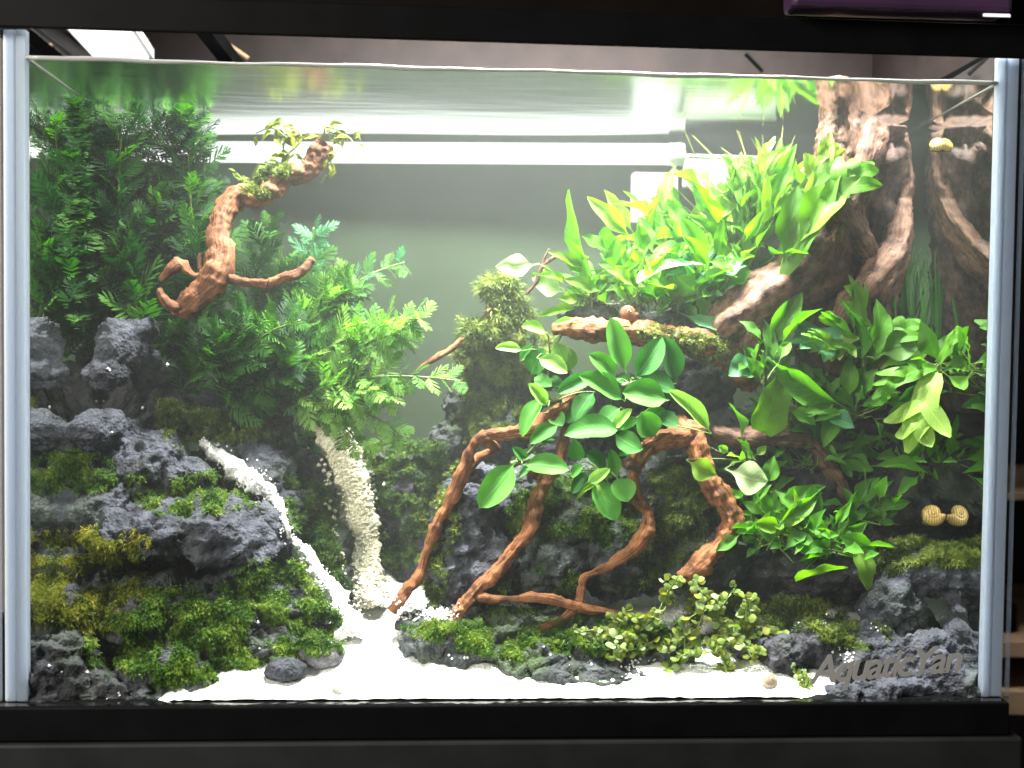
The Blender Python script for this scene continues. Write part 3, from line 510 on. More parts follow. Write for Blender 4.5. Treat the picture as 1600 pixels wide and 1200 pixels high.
def stream(name, path, m, thick, y_off=.0):
    """path: (px, py, width px, Y fallback); lies on the rocks where they are met"""
    C = catmull([(a, b, w, Y) for a, b, w, Y in path], 10); nl = len(C); nw = 14; pts = []
    dep = []
    for q in C:
        p, _ = surf(q[0], q[1], q[3]); dep.append(min(max(p.y, q[3]-.012), q[3]+.012))
    dep = np.convolve(np.pad(dep, 4, mode='edge'), np.ones(9)/9, 'valid')
    for i, q in enumerate(C):
        t = np.array(C[min(i+1, nl-1)][:2])-np.array(C[max(i-1, 0)][:2]); t /= np.linalg.norm(t); nrm = np.array((-t[1], t[0]))
        w = q[2]*(.5+.05*math.sin(i*.9)+.04*math.sin(i*2.3))
        for j in range(nw+1):
            s = j/nw*2-1; a = q[:2]+nrm*s*w; bulge = thick*max(0, 1-s*s)**.5
            pts.append(at(a[0], a[1], dep[i]+.004-bulge))
    A = np.array([tuple(p) for p in pts]); A[:, 1] -= .0035*np.abs(fbm(A, 190, 3, 5)); A[:, 0] += .003*fbm(A, 120, 3, 6); A[:, 2] += .002*fbm(A, 150, 2, 7)
    F = [(i*(nw+1)+j, i*(nw+1)+j+1, (i+1)*(nw+1)+j+1, (i+1)*(nw+1)+j) for i in range(nl-1) for j in range(nw)]
    o = link(name, mesh_np(name, A, F), m); tag(o, kind='structure')
    for _ in range(nl*(40 if thick > .012 else 12)):
        i = random.randrange(nl); s = random.gauss(0, .5 if thick > .012 else .7); q = C[i]; t = np.array(C[min(i+1, nl-1)][:2])-np.array(C[max(i-1, 0)][:2]); t /= np.linalg.norm(t)
        a = q[:2]+np.array((-t[1], t[0]))*s*q[2]*.5+np.random.randn(2)*2
        if abs(s) < 1: p = at(a[0], a[1], dep[i]+.004-thick*max(0, 1-s*s)**.5-.0008)
        else: p, n_ = surf(a[0], a[1], dep[i]); p = p+n_*.0004
        GR.append((p, random.uniform(.0005, .0013)*(1.8 if thick > .012 else .8), m))
stream('sand_stream', [(316, 690, 10, .10), (342, 714, 26, .098), (385, 745, 40, .094), (416, 766, 26, .09), (438, 796, 9, .088), (452, 838, 18, .085), (474, 872, 32, .08), (503, 908, 38, .075), (530, 948, 44, .07), (550, 995, 60, .064)], K['sand'], .010)
stream('gravel_stream', [(484, 636, 14, .145), (508, 664, 42, .143), (532, 702, 58, .14), (545, 752, 62, .136), (554, 802, 66, .13), (563, 852, 60, .124), (570, 900, 54, .116), (580, 945, 60, .105)], K['gravel'], .016)
for _ in range(260):      # stray grains on rocks
    for (x0, y0, x1, y1, pr) in ((60, 1040, 240, 1095, .07), (620, 940, 720, 970, .8), (1240, 940, 1360, 1040, .03), (660, 990, 960, 1040, .12), (300, 880, 540, 1040, .12), (130, 560, 330, 780, .08), (970, 1030, 1080, 1080, .7)):
        if random.random() < pr:
            p, n_ = surf(random.uniform(x0, x1), random.uniform(y0, y1), .03)
            if n_.z > .2: GR.append((p+n_*.0004, random.uniform(.0005, .0014), K['sand']))
for cxp, cyp, n in ((1290, 970, 2), (1310, 1010, 3), (1330, 1030, 10), (1322, 1022, 8), (670, 955, 60), (690, 962, 60), (1025, 1060, 60), (1370, 980, 6)):
    for _ in range(n):
        p, n_ = surf(cxp+random.gauss(0, 7), cyp+random.gauss(0, 4), .03); GR.append((p+n_*.0003, random.uniform(.0006, .0013), K['sand']))
OCT = np.array([(1, 0, 0), (-1, 0, 0), (0, 1, 0), (0, -1, 0), (0, 0, 1), (0, 0, -1)], float); OF = [(0, 2, 4), (2, 1, 4), (1, 3, 4), (3, 0, 4), (2, 0, 5), (1, 2, 5), (3, 1, 5), (0, 3, 5)]
for nm, m in (('sand_grains', K['sand']), ('gravel_grains', K['gravel'])):
    V = []; F = []
    for p, r, mm in GR:
        if mm is not m: continue
        n = len(V); V += [tuple(p[i]+q[i] for i in range(3)) for q in OCT*r*np.random.uniform(.6, 1.3, (6, 1))]; F += [tuple(n+i for i in f) for f in OF]
    tag(link(nm, mesh_np(nm, V, F), m, None, False), 'loose pale grains strewn beside the '+('white sand stream' if m is K['sand'] else 'cream gravel stream'), 'grains', kind='stuff')

# ------------------------------------------------------------------ moss
def inside(p, poly):
    x, y = p; c = False; j = len(poly)-1
    for i in range(len(poly)):
        (xi, yi), (xj, yj) = poly[i], poly[j]
        if (yi > y) != (yj > y) and x < (xj-xi)*(y-yi)/(yj-yi)+xi: c = not c
        j = i
    return c
def moss(label, polys, n, m, ln=.0045, dflt=.08, wid=.00034, hang=.3, minz=-.6, sprig=8, wood=False):
    n = int(n*2.6); ln *= .62; V = []; F = []; orgs = [None, None, CAMP+Vector((.16, 0, .05)), CAMP+Vector((-.16, 0, .05))]
    bb = [(min(p[0] for p in q), min(p[1] for p in q), max(p[0] for p in q), max(p[1] for p in q)) for q in polys]; ar = [(b[2]-b[0])*(b[3]-b[1]) for b in bb]; tot = 0
    for _ in range(n*4):
        if tot >= n: break
        k = random.choices(range(len(polys)), ar)[0]; b = bb[k]; q = (random.uniform(b[0], b[2]), random.uniform(b[1], b[3]))
        if not inside(q, polys[k]): continue
        p, nn = surf(*q, dflt, random.choice(orgs), BV if wood else BVR)
        if nn.z < minz or abs(p.y-dflt) > .06: continue
        if vnoise(np.array([tuple(p)])*95, 3)[0] < -.22: continue
        tot += 1; L = ln*random.uniform(.6, 1.4)
        ax = (nn*.42+UP*random.uniform(-hang, .45)+Vector((random.gauss(0, .75), random.gauss(0, .6)-.15, random.gauss(0, .4)))).normalized()
        sd = ax.orthogonal().normalized()
        for s in range(sprig):
            t = s/sprig; base = p-nn*.0006+ax*L*t; a = random.uniform(0, 6.28); rad = Matrix.Rotation(a, 3, ax) @ sd
            dr = (ax*.7+rad*.8-UP*hang*.5).normalized(); l = L*.95*(1.1-.5*t); w = (dr.cross(ax)).normalized()*wid*random.uniform(.7, 1.3)
            mid = base+dr*l*.5; tip = base+dr*l-UP*l*.15; i = len(V)
            V += [tuple(base), tuple(mid+w), tuple(tip), tuple(mid-w)]; F += [(i, i+1, i+2, i+3)]
        i = len(V); w = sd*wid*.35; V += [tuple(p-nn*.0006-w), tuple(p-nn*.0006+w), tuple(p+ax*L)]; F += [(i, i+1, i+2)]
    return tag(link('moss', mesh_np('moss', V, F), K[m], None, False), label, 'moss', kind='stuff')
moss('bright green moss shelf under the round lava knob', [[(92, 712), (130, 705), (200, 728), (214, 752), (190, 765), (125, 770), (118, 735)]], 520, 'moss', .0055, .075)
moss('flat green moss on the lava ledge left of the sand stream', [[(222, 775), (270, 750), (340, 735), (390, 760), (392, 790), (330, 806), (240, 805)]], 650, 'moss', .0048, .085)
moss('yellowish moss cushion in the left front over dark rock', [[(42, 860), (70, 832), (180, 838), (222, 870), (200, 930), (170, 985), (110, 990), (85, 930), (50, 920)]], 1300, 'mossy', .0062, .06)
moss('broad green moss slope at the foot of the left stack', [[(175, 960), (220, 925), (340, 930), (420, 880), (470, 880), (520, 930), (545, 1000), (530, 1020), (420, 1030), (330, 1065), (200, 1075), (165, 1020)]], 3600, 'moss', .0056, .065)
moss('olive moss under the left fern beside the stream head', [[(245, 620), (330, 640), (400, 650), (440, 690), (380, 690), (320, 690), (290, 705), (262, 690)]], 700, 'mosso', .0052, .12)
moss('dark green moss between the two sand streams', [[(445, 740), (500, 760), (520, 830), (540, 900), (545, 930), (500, 880), (465, 830), (440, 780)]], 1000, 'mossd', .0052, .125)
moss('hanging moss on top of the dark pillar in the gap', [[(560, 690), (690, 690), (690, 725), (640, 730), (575, 730)]], 320, 'moss', .006, .15)
moss('dark algae like moss on the pillar face in the gap', [[(580, 720), (690, 720), (690, 900), (600, 900)]], 900, 'mossd', .004, .15)
moss('brownish moss thicket on the dark block above the left root', [[(705, 550), (760, 510), (870, 530), (890, 570), (840, 640), (770, 680), (740, 690), (730, 600)]], 2200, 'mosso', .0065, .145)
moss('feathery moss tuft crowning the middle twig', [[(720, 500), (740, 440), (800, 440), (825, 500), (800, 530), (740, 530)]], 500, 'mosso', .013, .128, .0004, .2, -1, 9, True)
moss('moss fringe along the left orange root', [[(660, 800), (700, 740), (735, 700), (725, 780), (690, 850), (680, 960), (660, 900)]], 700, 'mosso', .0048, .09)
moss('moss on the bluish rock behind the middle roots', [[(770, 750), (830, 770), (880, 740), (1000, 770), (990, 830), (960, 860), (900, 830), (840, 850), (800, 840)], [(830, 890), (900, 900), (900, 960), (760, 960)]], 1500, 'moss', .0048, .115)
moss('dark moss under the arched right roots', [[(1020, 720), (1090, 740), (1120, 800), (1090, 850), (1000, 920), (1030, 820)]], 900, 'mosso', .005, .115)
moss('moss mat on the low ledge below the root tips', [[(640, 985), (720, 975), (800, 990), (960, 965), (1040, 980), (1000, 1020), (900, 1020), (800, 1030), (700, 1010)]], 1900, 'moss', .0052, .055)
moss('olive moss carpet on the right slope', [[(1040, 930), (1180, 930), (1300, 940), (1360, 1000), (1350, 1020), (1260, 985), (1100, 1000)]], 1400, 'mosso', .0056, .06)
moss('bright moss on top of the hollowed right rock', [[(1380, 850), (1430, 835), (1530, 845), (1530, 880), (1470, 885), (1410, 880), (1390, 900)]], 800, 'mosso', .0058, .06)
moss('moss tufts on the driftwood branch below the surface', [[(385, 300), (400, 275), (440, 255), (465, 265), (445, 285), (410, 305)]], 160, 'mosso', .0055, .125, .0005, .1, -1, 7, True)
moss('thin moss strands on the horizontal orange wood', [[(1000, 505), (1140, 530), (1150, 590), (1090, 560), (1010, 530)]], 200, 'mosso', .005, .085, .0005, .6, -1, 7, True)

# ------------------------------------------------------------------ leaves
LEAF = {}
def leaf_mesh(kind, var):
    key = (kind, var)
    if key in LEAF: return LEAF[key]
    rr = random.Random(hash((len(kind), var*7+3)) % 1000+var); V = []; F = []; UV = []
    def strip(f_w, f_c, n, wav=0., fold=.12, cup=.3, ph=0., stalk=0.):
        """one blade: half width f_w(t), midrib f_c(t)"""
        k0 = len(V)
        for i in range(n+1):
            t = i/n; w = f_w(t); c = Vector(f_c(t))
            for j, s in enumerate((-1, -.5, 0, .5, 1)):
                z = fold*1.3*w*s*s+wav*w*math.sin(t*13+ph+(1.5 if s > 0 else 0))*s*s
                V.append((c.x+w*s, c.y, c.z+z)); UV.append((.5+s*.5, t))
        for i in range(n):
            for j in range(4): a = k0+i*5+j; F.append((a, a+1, a+6, a+5))
    dr = rr.uniform(.1, .75) if kind in ('lance', 'blade', 'trident') else rr.uniform(.05, .4); tw = rr.uniform(-.28, .28) if kind in ('lance', 'needle') else rr.uniform(-.12, .12)
    ctr = lambda t: (tw*math.sin(t*2.6), t, -dr*t*t+dr*.5*t)
    if kind == 'ovate':
        def w(t):
            if t < .14: return .022
            s = (t-.14)/.86; return max(.012, .5*(math.sin(math.pi*s**.8)**.52))
        strip(w, ctr, 12, .04, .25)
    elif kind == 'lance':
        def w(t):
            if t < .22: return .03
            s = (t-.22)/.78; return max(.012, .5*math.sin(math.pi*s**.85)**.9)
        strip(w, ctr, 12, .16, .25, ph=rr.uniform(0, 6))
    elif kind == 'blade':
        def w(t): return max(.02, .5*math.sin(math.pi*min(1, t*.93+.06)**.7)**.6)
        strip(w, ctr, 10, .1, .15, ph=rr.uniform(0, 6))
    elif kind == 'needle':
        cv = rr.uniform(-.4, .4); strip(lambda t: .5*(1-t*.85), lambda t: (cv*t*t*.5, t, -dr*.6*t*t), 8, 0, 0)
    elif kind == 'round':
        def w(t):
            if t < .2: return .03
            s = (t-.2)/.8; return max(.02, .5*math.sin(math.pi*s**.9)**.65)
        strip(w, ctr, 7, .05, -.15)
    elif kind == 'trident':
        def w(t):
            return .10+.26*math.sin(math.pi*min(1, t*1.1))**.8 if t < .66 else max(.02, .24*(1-(t-.66)/.36))
        def wm(t): return max(.03, .20*math.sin(math.pi*min(1, t*.95+.04))**.6)
        strip(wm, ctr, 10, .3, .15, ph=rr.uniform(0, 6))
        for s, t0, ln, an in ((-1, .42, .42, 58), (1, .48, .42, 52), (-1, .66, .26, 48), (1, .7, .24, 50)):
            if rr.random() < .12: continue
            c0 = Vector(ctr(t0)); a = R(an+rr.uniform(-10, 10)); dx, dy = s*math.sin(a), math.cos(a); k0 = len(V); n = 6
            fork = rr.random() < .6
            for i in range(n+1):
                t = i/n; hw = max(.015, .115*math.sin(math.pi*min(1, t*.82+.17))**.7); L = ln*1.25*t; zz = c0.z-.12*t*t+.05*math.sin(t*5+var)
                for q in (-1, -.5, 0, .5, 1): V.append((c0.x+dx*L-dy*hw*q, c0.y+dy*L+dx*hw*q, zz+.02*abs(q))); UV.append((.5+q*.5, t))
            for i in range(n):
                for j in range(4): b = k0+i*5+j; F.append((b, b+1, b+6, b+5))
    elif kind == 'frond':
        n = 9
        for i in range(n*2):     # lobes in pairs
            s = 1 if i % 2 else -1; t = .12+.84*(i//2)/n; c0 = Vector(ctr(t)); ln = .42*math.sin(math.pi*(t*.78+.2))**.8*rr.uniform(.8, 1.15)
            a = R(62-34*t+rr.uniform(-8, 8)); dx, dy = s*math.sin(a), math.cos(a); k = len(V); h = .03*rr.uniform(.8, 1.25); z = c0.z+rr.uniform(-.05, .07)
            def pt(l, q, dz): return (c0.x+dx*l*ln-dy*h*q, c0.y+dy*l*ln+dx*h*q, z+dz)
            V.extend([pt(0, -.5, 0), pt(.45, -1, -.01), pt(.8, -.75, -.03), pt(1, 0, -.06), pt(.75, .8, -.03), pt(.4, .9, -.01), pt(0, .5, 0)]); UV.extend([(.5, t)]*7)
            F.append((k, k+1, k+5, k+6)); F.append((k+1, k+2, k+4, k+5)); F.append((k+2, k+3, k+4))
        c = Vector(ctr(1)); k = len(V); V.extend([(c.x-.05, c.y-.06, c.z), (c.x, c.y+.08, c.z-.02), (c.x+.05, c.y-.06, c.z)]); UV.extend([(.5, 1)]*3); F.append((k, k+1, k+2))
        k0 = len(V)
        for i in range(8):
            t = i/7; c = Vector(ctr(t)); w = .03*(1-.6*t); V.extend([(c.x-w, c.y, c.z+.003), (c.x+w, c.y, c.z+.003)]); UV.extend([(.5, t)]*2)
        for i in range(7): a = k0+i*2; F.append((a, a+1, a+3, a+2))
    me = mesh_np('leaf_'+kind, V, F); ul = me.uv_layers.new(name='UVMap')
    for f in me.polygons:
        for li, vi in zip(f.loop_indices, f.vertices): ul.data[li].uv = UV[vi]
    me.polygons.foreach_set('use_smooth', np.ones(len(me.polygons), bool)); LEAF[key] = me; return me
LM = {}
def leaf(parent, kind, m, a, b, wid, hint=None, var=None):
    """leaf from base a to tip b (world), wid in metres"""
    d = b-a; L = d.length
    if L < 1e-5: return
    y = d/L; n = hint or (-FWD*random.uniform(.3, 1)+UP*random.uniform(.1, 1)+Vector((random.gauss(0, .35), random.gauss(0, .3), 0)))
    z = (n-y*n.dot(y)); z = z.normalized() if z.length > 1e-4 else y.orthogonal().normalized(); x = y.cross(z)
    key = (kind, random.randrange(6) if var is None else var, m)
    if key not in LM:
        me = leaf_mesh(kind, key[1]).copy(); me.name = 'leaf_'+kind; me.materials.append(K[m]); LM[key] = me
    o = bpy.data.objects.new('leaf', LM[key]); COL.objects.link(o); o.parent = parent
    M = Matrix((x*wid, y*L, z*L*.8)).transposed().to_4x4(); M.translation = a-parent.location; o.matrix_basis = M; return o
def stem(parent, pts, r=.0009, m='stem', name='stem'):
    C = catmull([tuple(p) for p in pts], 4) if len(pts) > 2 else pts
    return MB().tube(C, [r*(1-.5*i/len(C)) for i in range(len(C))], 6).build(name, K[m], parent, True)

# -- broad leaved plants tied to the roots
def anubias(label, base, Y, L, tilt=None):
    b = at(*base, Y+.012); e = empty('anubias_plant', b, label, 'plant', 'round leaved plants tied to the driftwood'); k = len(L)
    stem(e, [b+Vector((-.006, 0, -.002)), b, b+Vector((.007, -.001, .002))], .0028, 'rhizome', 'rhizome')
    for q in L:
        bx, by, tx, ty, w, m = q[:6]; yy = Y+(q[6] if len(q) > 6 else random.uniform(-.006, .006))
        a, t = at(bx, by, yy+.003), at(tx, ty, yy-random.uniform(.0, .006)); dd = a-t; a2 = a+dd*.16
        nn = -FWD+UP*.55+Vector((random.gauss(0, .22), 0, random.gauss(0, .15)))
        leaf(e, 'ovate', m, a2, t, w*sc(yy)*.98, nn)
        stem(e, [b, b.lerp(a2, .6)+Vector((0, .002, .002)), a2], .0007, 'stem', 'leaf_stalk')
A, AD, AP = 'anub', 'anubd', 'anubp'
anubias('lowest left rosette with one big drooping leaf over grey rock', (812, 722), .05, [(797, 731, 746, 790, 48, A, -.004), (826, 727, 889, 735, 38, A), (868, 668, 829, 692, 26, A, .01), (866, 686, 840, 690, 14, AD, .012), (822, 718, 803, 698, 18, AD, .01), (828, 730, 812, 745, 12, A)])
anubias('pale young round leaves left end of the horizontal wood', (860, 555), .065, [(845, 562, 886, 582, 30, AP), (880, 568, 868, 538, 32, AP, .008), (832, 582, 850, 545, 36, A, .01), (890, 577, 893, 545, 26, AP, .012), (850, 519, 815, 510, 24, AP, -.01), (812, 547, 775, 542, 18, AP), (893, 500, 866, 505, 12, AP), (838, 590, 862, 600, 24, A, .012), (815, 562, 832, 540, 18, A, .014), (860, 592, 880, 602, 22, AD, .014)])
anubias('rosette left of centre with two long leaves across the left root', (862, 628), .055, [(846, 627, 814, 679, 30, A, -.004), (853, 630, 828, 599, 24, AP, -.004), (921, 593, 872, 613, 28, A, .004), (925, 618, 898, 655, 34, AD, .01), (866, 645, 880, 663, 28, A, .012), (905, 640, 885, 660, 24, AD, .014)])
anubias('upper rosette with an upright leaf before the horizontal wood', (985, 600), .055, [(975, 571, 956, 496, 38, A, .0), (958, 590, 920, 555, 37, A, .004), (996, 583, 1033, 526, 40, A, .006), (1054, 590, 1036, 526, 36, AD, .012), (967, 622, 905, 588, 40, A, .0), (1052, 610, 996, 584, 38, AD, .006), (990, 610, 965, 590, 30, AD, .014)])
anubias('central rosette with broad oval leaves between the roots', (985, 660), .05, [(1036, 624, 973, 615, 48, A, -.004), (1103, 669, 1044, 611, 32, AP, .0), (1023, 678, 1003, 643, 44, A, .004), (962, 668, 988, 639, 20, AP, -.006), (970, 668, 997, 655, 20, A, -.004), (965, 680, 1002, 702, 38, A, .004), (1003, 700, 966, 712, 16, A, .008), (1030, 650, 1062, 662, 34, AD, .01), (965, 640, 933, 662, 38, AD, .012), (960, 673, 885, 675, 46, A, -.008), (1010, 660, 1040, 640, 30, AD, .014)])
anubias('lower rosette with dark leaves hanging over the bluish rock', (938, 735), .055, [(905, 718, 899, 688, 26, AD, .004), (945, 732, 914, 708, 28, AD, .006), (955, 742, 956, 704, 26, A, .008), (893, 741, 911, 727, 22, A), (922, 752, 951, 732, 20, AP, -.004), (965, 750, 979, 784, 42, A, -.002), (933, 755, 966, 812, 48, A, -.002), (915, 740, 893, 770, 22, AD, .01), (950, 770, 925, 790, 20, AD, .012), (930, 755, 908, 768, 8, 'javay'), (930, 755, 940, 775, 7, 'javay'), (925, 758, 900, 780, 6, 'javay')])

# -- generic rosette: explicit leaves + random fan
def rosette(label, base, Y, L=(), fan=None, name='lance_plant', cat='plant', group=None, stems=True):
    b = at(*base, Y+.004); e = empty(name, b, label, cat, group)
    stem(e, [b-UP*.006, b, b+UP*.007], .0016, 'rhizome', 'stem')
    for q in L:
        k, bx, by, tx, ty, w, m = q[:7]; yy = Y+(q[7] if len(q) > 7 else random.uniform(-.008, .004)); a, t = at(bx, by, yy+.004), at(tx, ty, yy-.003)
        leaf(e, k, m, a, t, w*sc(yy)*1.18)
        if stems and (b-a).length > .006: stem(e, [b, b.lerp(a, .5)+UP*.001, a], .0006, 'stem', 'leaf_stalk')
    if fan:
        for k, n, l0, l1, a0, a1, wr, ms in fan:
            n = int(n*1.6)
            for i in range(n):
                an = R(random.uniform(a0, a1)); l = random.uniform(l0, l1)*sc(Y); dy = random.uniform(-.45, .35)*l
                s = b+Vector((random.gauss(0, .006), random.gauss(0, .005), random.gauss(0, .002)))
                t = s+Vector((math.cos(an)*l, dy, math.sin(an)*l))
                def lim(v): v.y = min(max(v.y, .006), .165); v.x = min(max(v.x, -.297), .3); v.z = min(v.z, WZ-.001); return v
                kk = k; wv_ = wr*random.uniform(.65, 1.1)
                if k == 'lance':
                    if random.random() < .14: kk = 'ovate'; wv_ *= 1.1
                    f = random.uniform(.15, .62) if l > .022 else random.uniform(0, .3); m0 = lim(s.lerp(t, f)+Vector((random.gauss(0, .003), random.gauss(0, .003), 0)))
                    d = (t-s).normalized()*.75+Vector((random.gauss(0, .5), random.gauss(-.15, .4), random.gauss(-.05, .4))); t = lim(m0+d.normalized()*l*random.uniform(.45, .7))
                    if f > .2: stem(e, [s, s.lerp(m0, .5)+Vector((random.gauss(0, .001), random.gauss(0, .001), 0)), m0], .00055, 'stem', 'leaf_stalk')
                    leaf(e, kk, random.choice(ms), m0, t, (t-m0).length*wv_*1.7)
                else: leaf(e, kk, random.choice(ms), s, lim(t), l*wv_)
    return e
LN, LY, LD, LPp, LB = 'lance', 'lancey', 'lanced', 'lancep', 'lanceb'
rosette('tall lance leaved plant at the left end of the bright thicket', (925, 470), .11, [('blade', 925, 440, 885, 297, 36, LN), ('lance', 995, 380, 922, 304, 26, LY), ('lance', 952, 392, 911, 366, 26, LN), ('lance', 918, 425, 860, 388, 18, LY), ('lance', 950, 458, 884, 431, 22, LY), ('lance', 843, 412, 776, 412, 30, LPp), ('lance', 886, 458, 835, 430, 32, LPp), ('lance', 915, 478, 838, 492, 14, LY), ('lance', 990, 442, 936, 414, 28, LN)], [('lance', 16, 50, 110, 30, 160, .24, [LN, LN, LY, LD]), ('lance', 8, 35, 70, -10, 190, .3, [LN, LD])])
rosette('lance plant with one long pale leaf above the brown shell', (1000, 478), .10, [('blade', 996, 443, 1088, 393, 20, LPp, -.01), ('lance', 1076, 410, 1028, 386, 36, LN), ('lance', 1010, 400, 1000, 350, 26, LN), ('lance', 1010, 440, 1040, 380, 24, LN)], [('lance', 18, 50, 120, 40, 140, .24, [LN, LN, LY]), ('lance', 8, 35, 70, 0, 180, .3, [LN, LD])])
rosette('dense lance plant in the middle of the bright thicket', (1060, 480), .11, [('lance', 1078, 360, 1043, 316, 30, LN), ('lance', 1088, 358, 1150, 292, 28, LY), ('lance', 1060, 488, 1147, 518, 22, LB, -.02), ('lance', 1086, 458, 1098, 495, 26, LN, -.015)], [('lance', 22, 60, 150, 40, 140, .2, [LN, LN, LY]), ('lance', 10, 35, 70, 0, 180, .3, [LN, LD])])
rosette('bluish green broad leaves left of the brown stump', (1110, 470), .10, [('lance', 1098, 435, 1160, 402, 44, LB, -.008), ('lance', 1110, 420, 1075, 390, 34, LB), ('lance', 1130, 450, 1175, 425, 36, LN), ('lance', 1100, 460, 1060, 430, 30, LN)], [('lance', 18, 60, 150, 45, 135, .24, [LN, LB, LY]), ('lance', 8, 40, 70, 10, 170, .3, [LD, LN])])
rosette('tall yellow green plant reaching up beside the stump', (1150, 440), .11, [('lance', 1130, 330, 1160, 235, 20, LY), ('lance', 1150, 310, 1135, 240, 18, LN), ('lance', 1170, 290, 1130, 300, 24, LY), ('trident', 1180, 380, 1200, 255, 60, 'javay'), ('lance', 1190, 370, 1240, 350, 26, LN)], [('lance', 20, 80, 200, 55, 115, .15, [LN, LY, LN]), ('lance', 10, 50, 90, 20, 150, .28, [LN, LY]), ('trident', 7, 80, 170, 55, 110, .35, ['java', 'javay'])])
rosette('tall bright plant in the back before the white box', (1045, 430), .15, [], [('lance', 20, 80, 175, 55, 125, .15, [LN, LY, LN]), ('lance', 8, 40, 80, 0, 180, .3, [LN, LD])])
rosette('tallest bright plant at the very back touching the stump', (1205, 360), .148, [], [('lance', 20, 70, 150, 55, 130, .15, [LN, LY, LN]), ('trident', 5, 70, 130, 50, 130, .35, ['java', 'javay'])])
rosette('young bright plant at the back left of the stump', (1110, 420), .15, [], [('lance', 14, 80, 170, 65, 125, .15, [LN, LY]), ('lance', 8, 40, 80, 0, 180, .3, [LN, LD])])
rosette('lance plant behind the shell half hidden in the thicket', (970, 470), .13, [], [('lance', 16, 50, 110, 40, 150, .22, [LN, LD, LY])])
rosette('big dark forked fern leaf leaning on the stump', (1228, 425), .075, [('trident', 1225, 430, 1300, 235, 105, 'javad', -.004), ('trident', 1270, 340, 1365, 240, 85, 'java', -.01), ('lance', 1222, 420, 1255, 290, 44, 'javad'), ('lance', 1232, 400, 1310, 255, 50, 'java', -.008), ('trident', 1250, 330, 1300, 205, 60, 'javay', .004)], None, 'java_fern')
rosette('yellowish forked fern before the white ledge', (1180, 340), .10, [('trident', 1190, 330, 1185, 215, 60, 'javay'), ('trident', 1175, 330, 1225, 225, 60, 'javay'), ('lance', 1165, 360, 1170, 280, 26, LPp), ('lance', 1200, 340, 1240, 230, 26, 'javay')], [('trident', 5, 60, 110, 40, 130, .35, ['java', 'javay'])], 'java_fern')
# needle leaved stems near the surface
def needles(label, base, Y, n, a0, a1, l0, l1):
    b = at(*base, Y); e = empty('needle_plant', b, label, 'plant', 'thin needle stems near the surface')
    for i in range(n):
        an = R(random.uniform(a0, a1)); l = random.uniform(l0, l1)*sc(Y); t = b+Vector((math.cos(an)*l, random.uniform(-.3, .3)*l, math.sin(an)*l)); t.z = min(t.z, WZ-.001)
        leaf(e, 'needle', 'needle', b+Vector((random.gauss(0, .002), 0, 0)), t, .0019)
needles('olive needle leaves arching over the white box', (1130, 370), .14, 13, 95, 165, 80, 190); needles('olive needle leaves crossing under the surface left of the stump', (1190, 330), .14, 14, 80, 165, 70, 170); needles('dark needle leaves rising behind the yellowish fern', (1215, 300), .12, 9, 70, 140, 50, 120)
# right hand plants
JY = 'javay'
rosette('lance plant in front of the wood left of the heart shaped leaf', (1195, 590), .07, [('lance', 1196, 560, 1258, 458, 34, LN), ('lance', 1215, 548, 1270, 472, 24, LN), ('lance', 1195, 530, 1172, 562, 22, LN), ('lance', 1192, 568, 1141, 590, 34, LB), ('blade', 1188, 675, 1236, 588, 56, 'java'), ('lance', 1195, 590, 1200, 500, 22, LD), ('lance', 1190, 600, 1165, 560, 20, LN), ('lance', 1225, 640, 1275, 665, 20, LN)], [('lance', 8, 40, 80, 20, 160, .28, [LN, LD])])
rosette('plant with a long wavy leaf over the right rocks', (1330, 650), .075, [('lance', 1328, 640, 1188, 574, 34, LN, -.01), ('lance', 1280, 650, 1336, 668, 28, LB, -.012), ('lance', 1335, 642, 1372, 578, 30, LD), ('lance', 1320, 640, 1290, 700, 24, LN), ('lance', 1310, 625, 1260, 640, 24, LN), ('lance', 1325, 630, 1320, 560, 24, 'java')], [('lance', 14, 50, 100, 0, 180, .26, [LN, LD, LN])])
rosette('forked fern cluster in front of the brown stump', (1350, 560), .065, [('trident', 1350, 540, 1240, 528, 90, LB), ('trident', 1350, 545, 1332, 430, 62, 'java'), ('trident', 1345, 520, 1300, 560, 60, JY), ('trident', 1360, 562, 1428, 488, 80, 'java'), ('lance', 1365, 560, 1440, 545, 44, 'javad'), ('lance', 1355, 550, 1375, 470, 30, 'java'), ('trident', 1345, 560, 1345, 480, 70, 'javad')], [('trident', 5, 60, 110, 20, 160, .5, ['java', 'javad'])], 'java_fern')
rosette('radiating fern with one big bright forked leaf by the right glass', (1466, 580), .055, [('trident', 1465, 582, 1398, 690, 115, JY, -.016), ('trident', 1463, 575, 1372, 612, 60, 'java', -.012), ('lance', 1465, 572, 1385, 560, 26, 'java'), ('lance', 1468, 570, 1430, 510, 30, 'javad'), ('lance', 1470, 575, 1500, 520, 30, 'javad'), ('lance', 1472, 580, 1530, 615, 22, 'java'), ('trident', 1468, 574, 1490, 500, 40, 'java'), ('lance', 1468, 575, 1520, 555, 26, 'javad')], [('lance', 8, 50, 90, -40, 220, .26, ['java', 'javad'])], 'java_fern')
rosette('small lance plant on top of the dark right root', (1165, 720), .065, [('lance', 1158, 695, 1155, 628, 24, LN), ('lance', 1178, 718, 1153, 684, 22, LN), ('lance', 1133, 732, 1202, 746, 46, LPp, -.012), ('lance', 1072, 718, 1120, 738, 32, LY, -.02), ('lance', 1195, 760, 1205, 715, 24, LN)], [('lance', 6, 30, 60, 10, 170, .35, [LN, LY])])
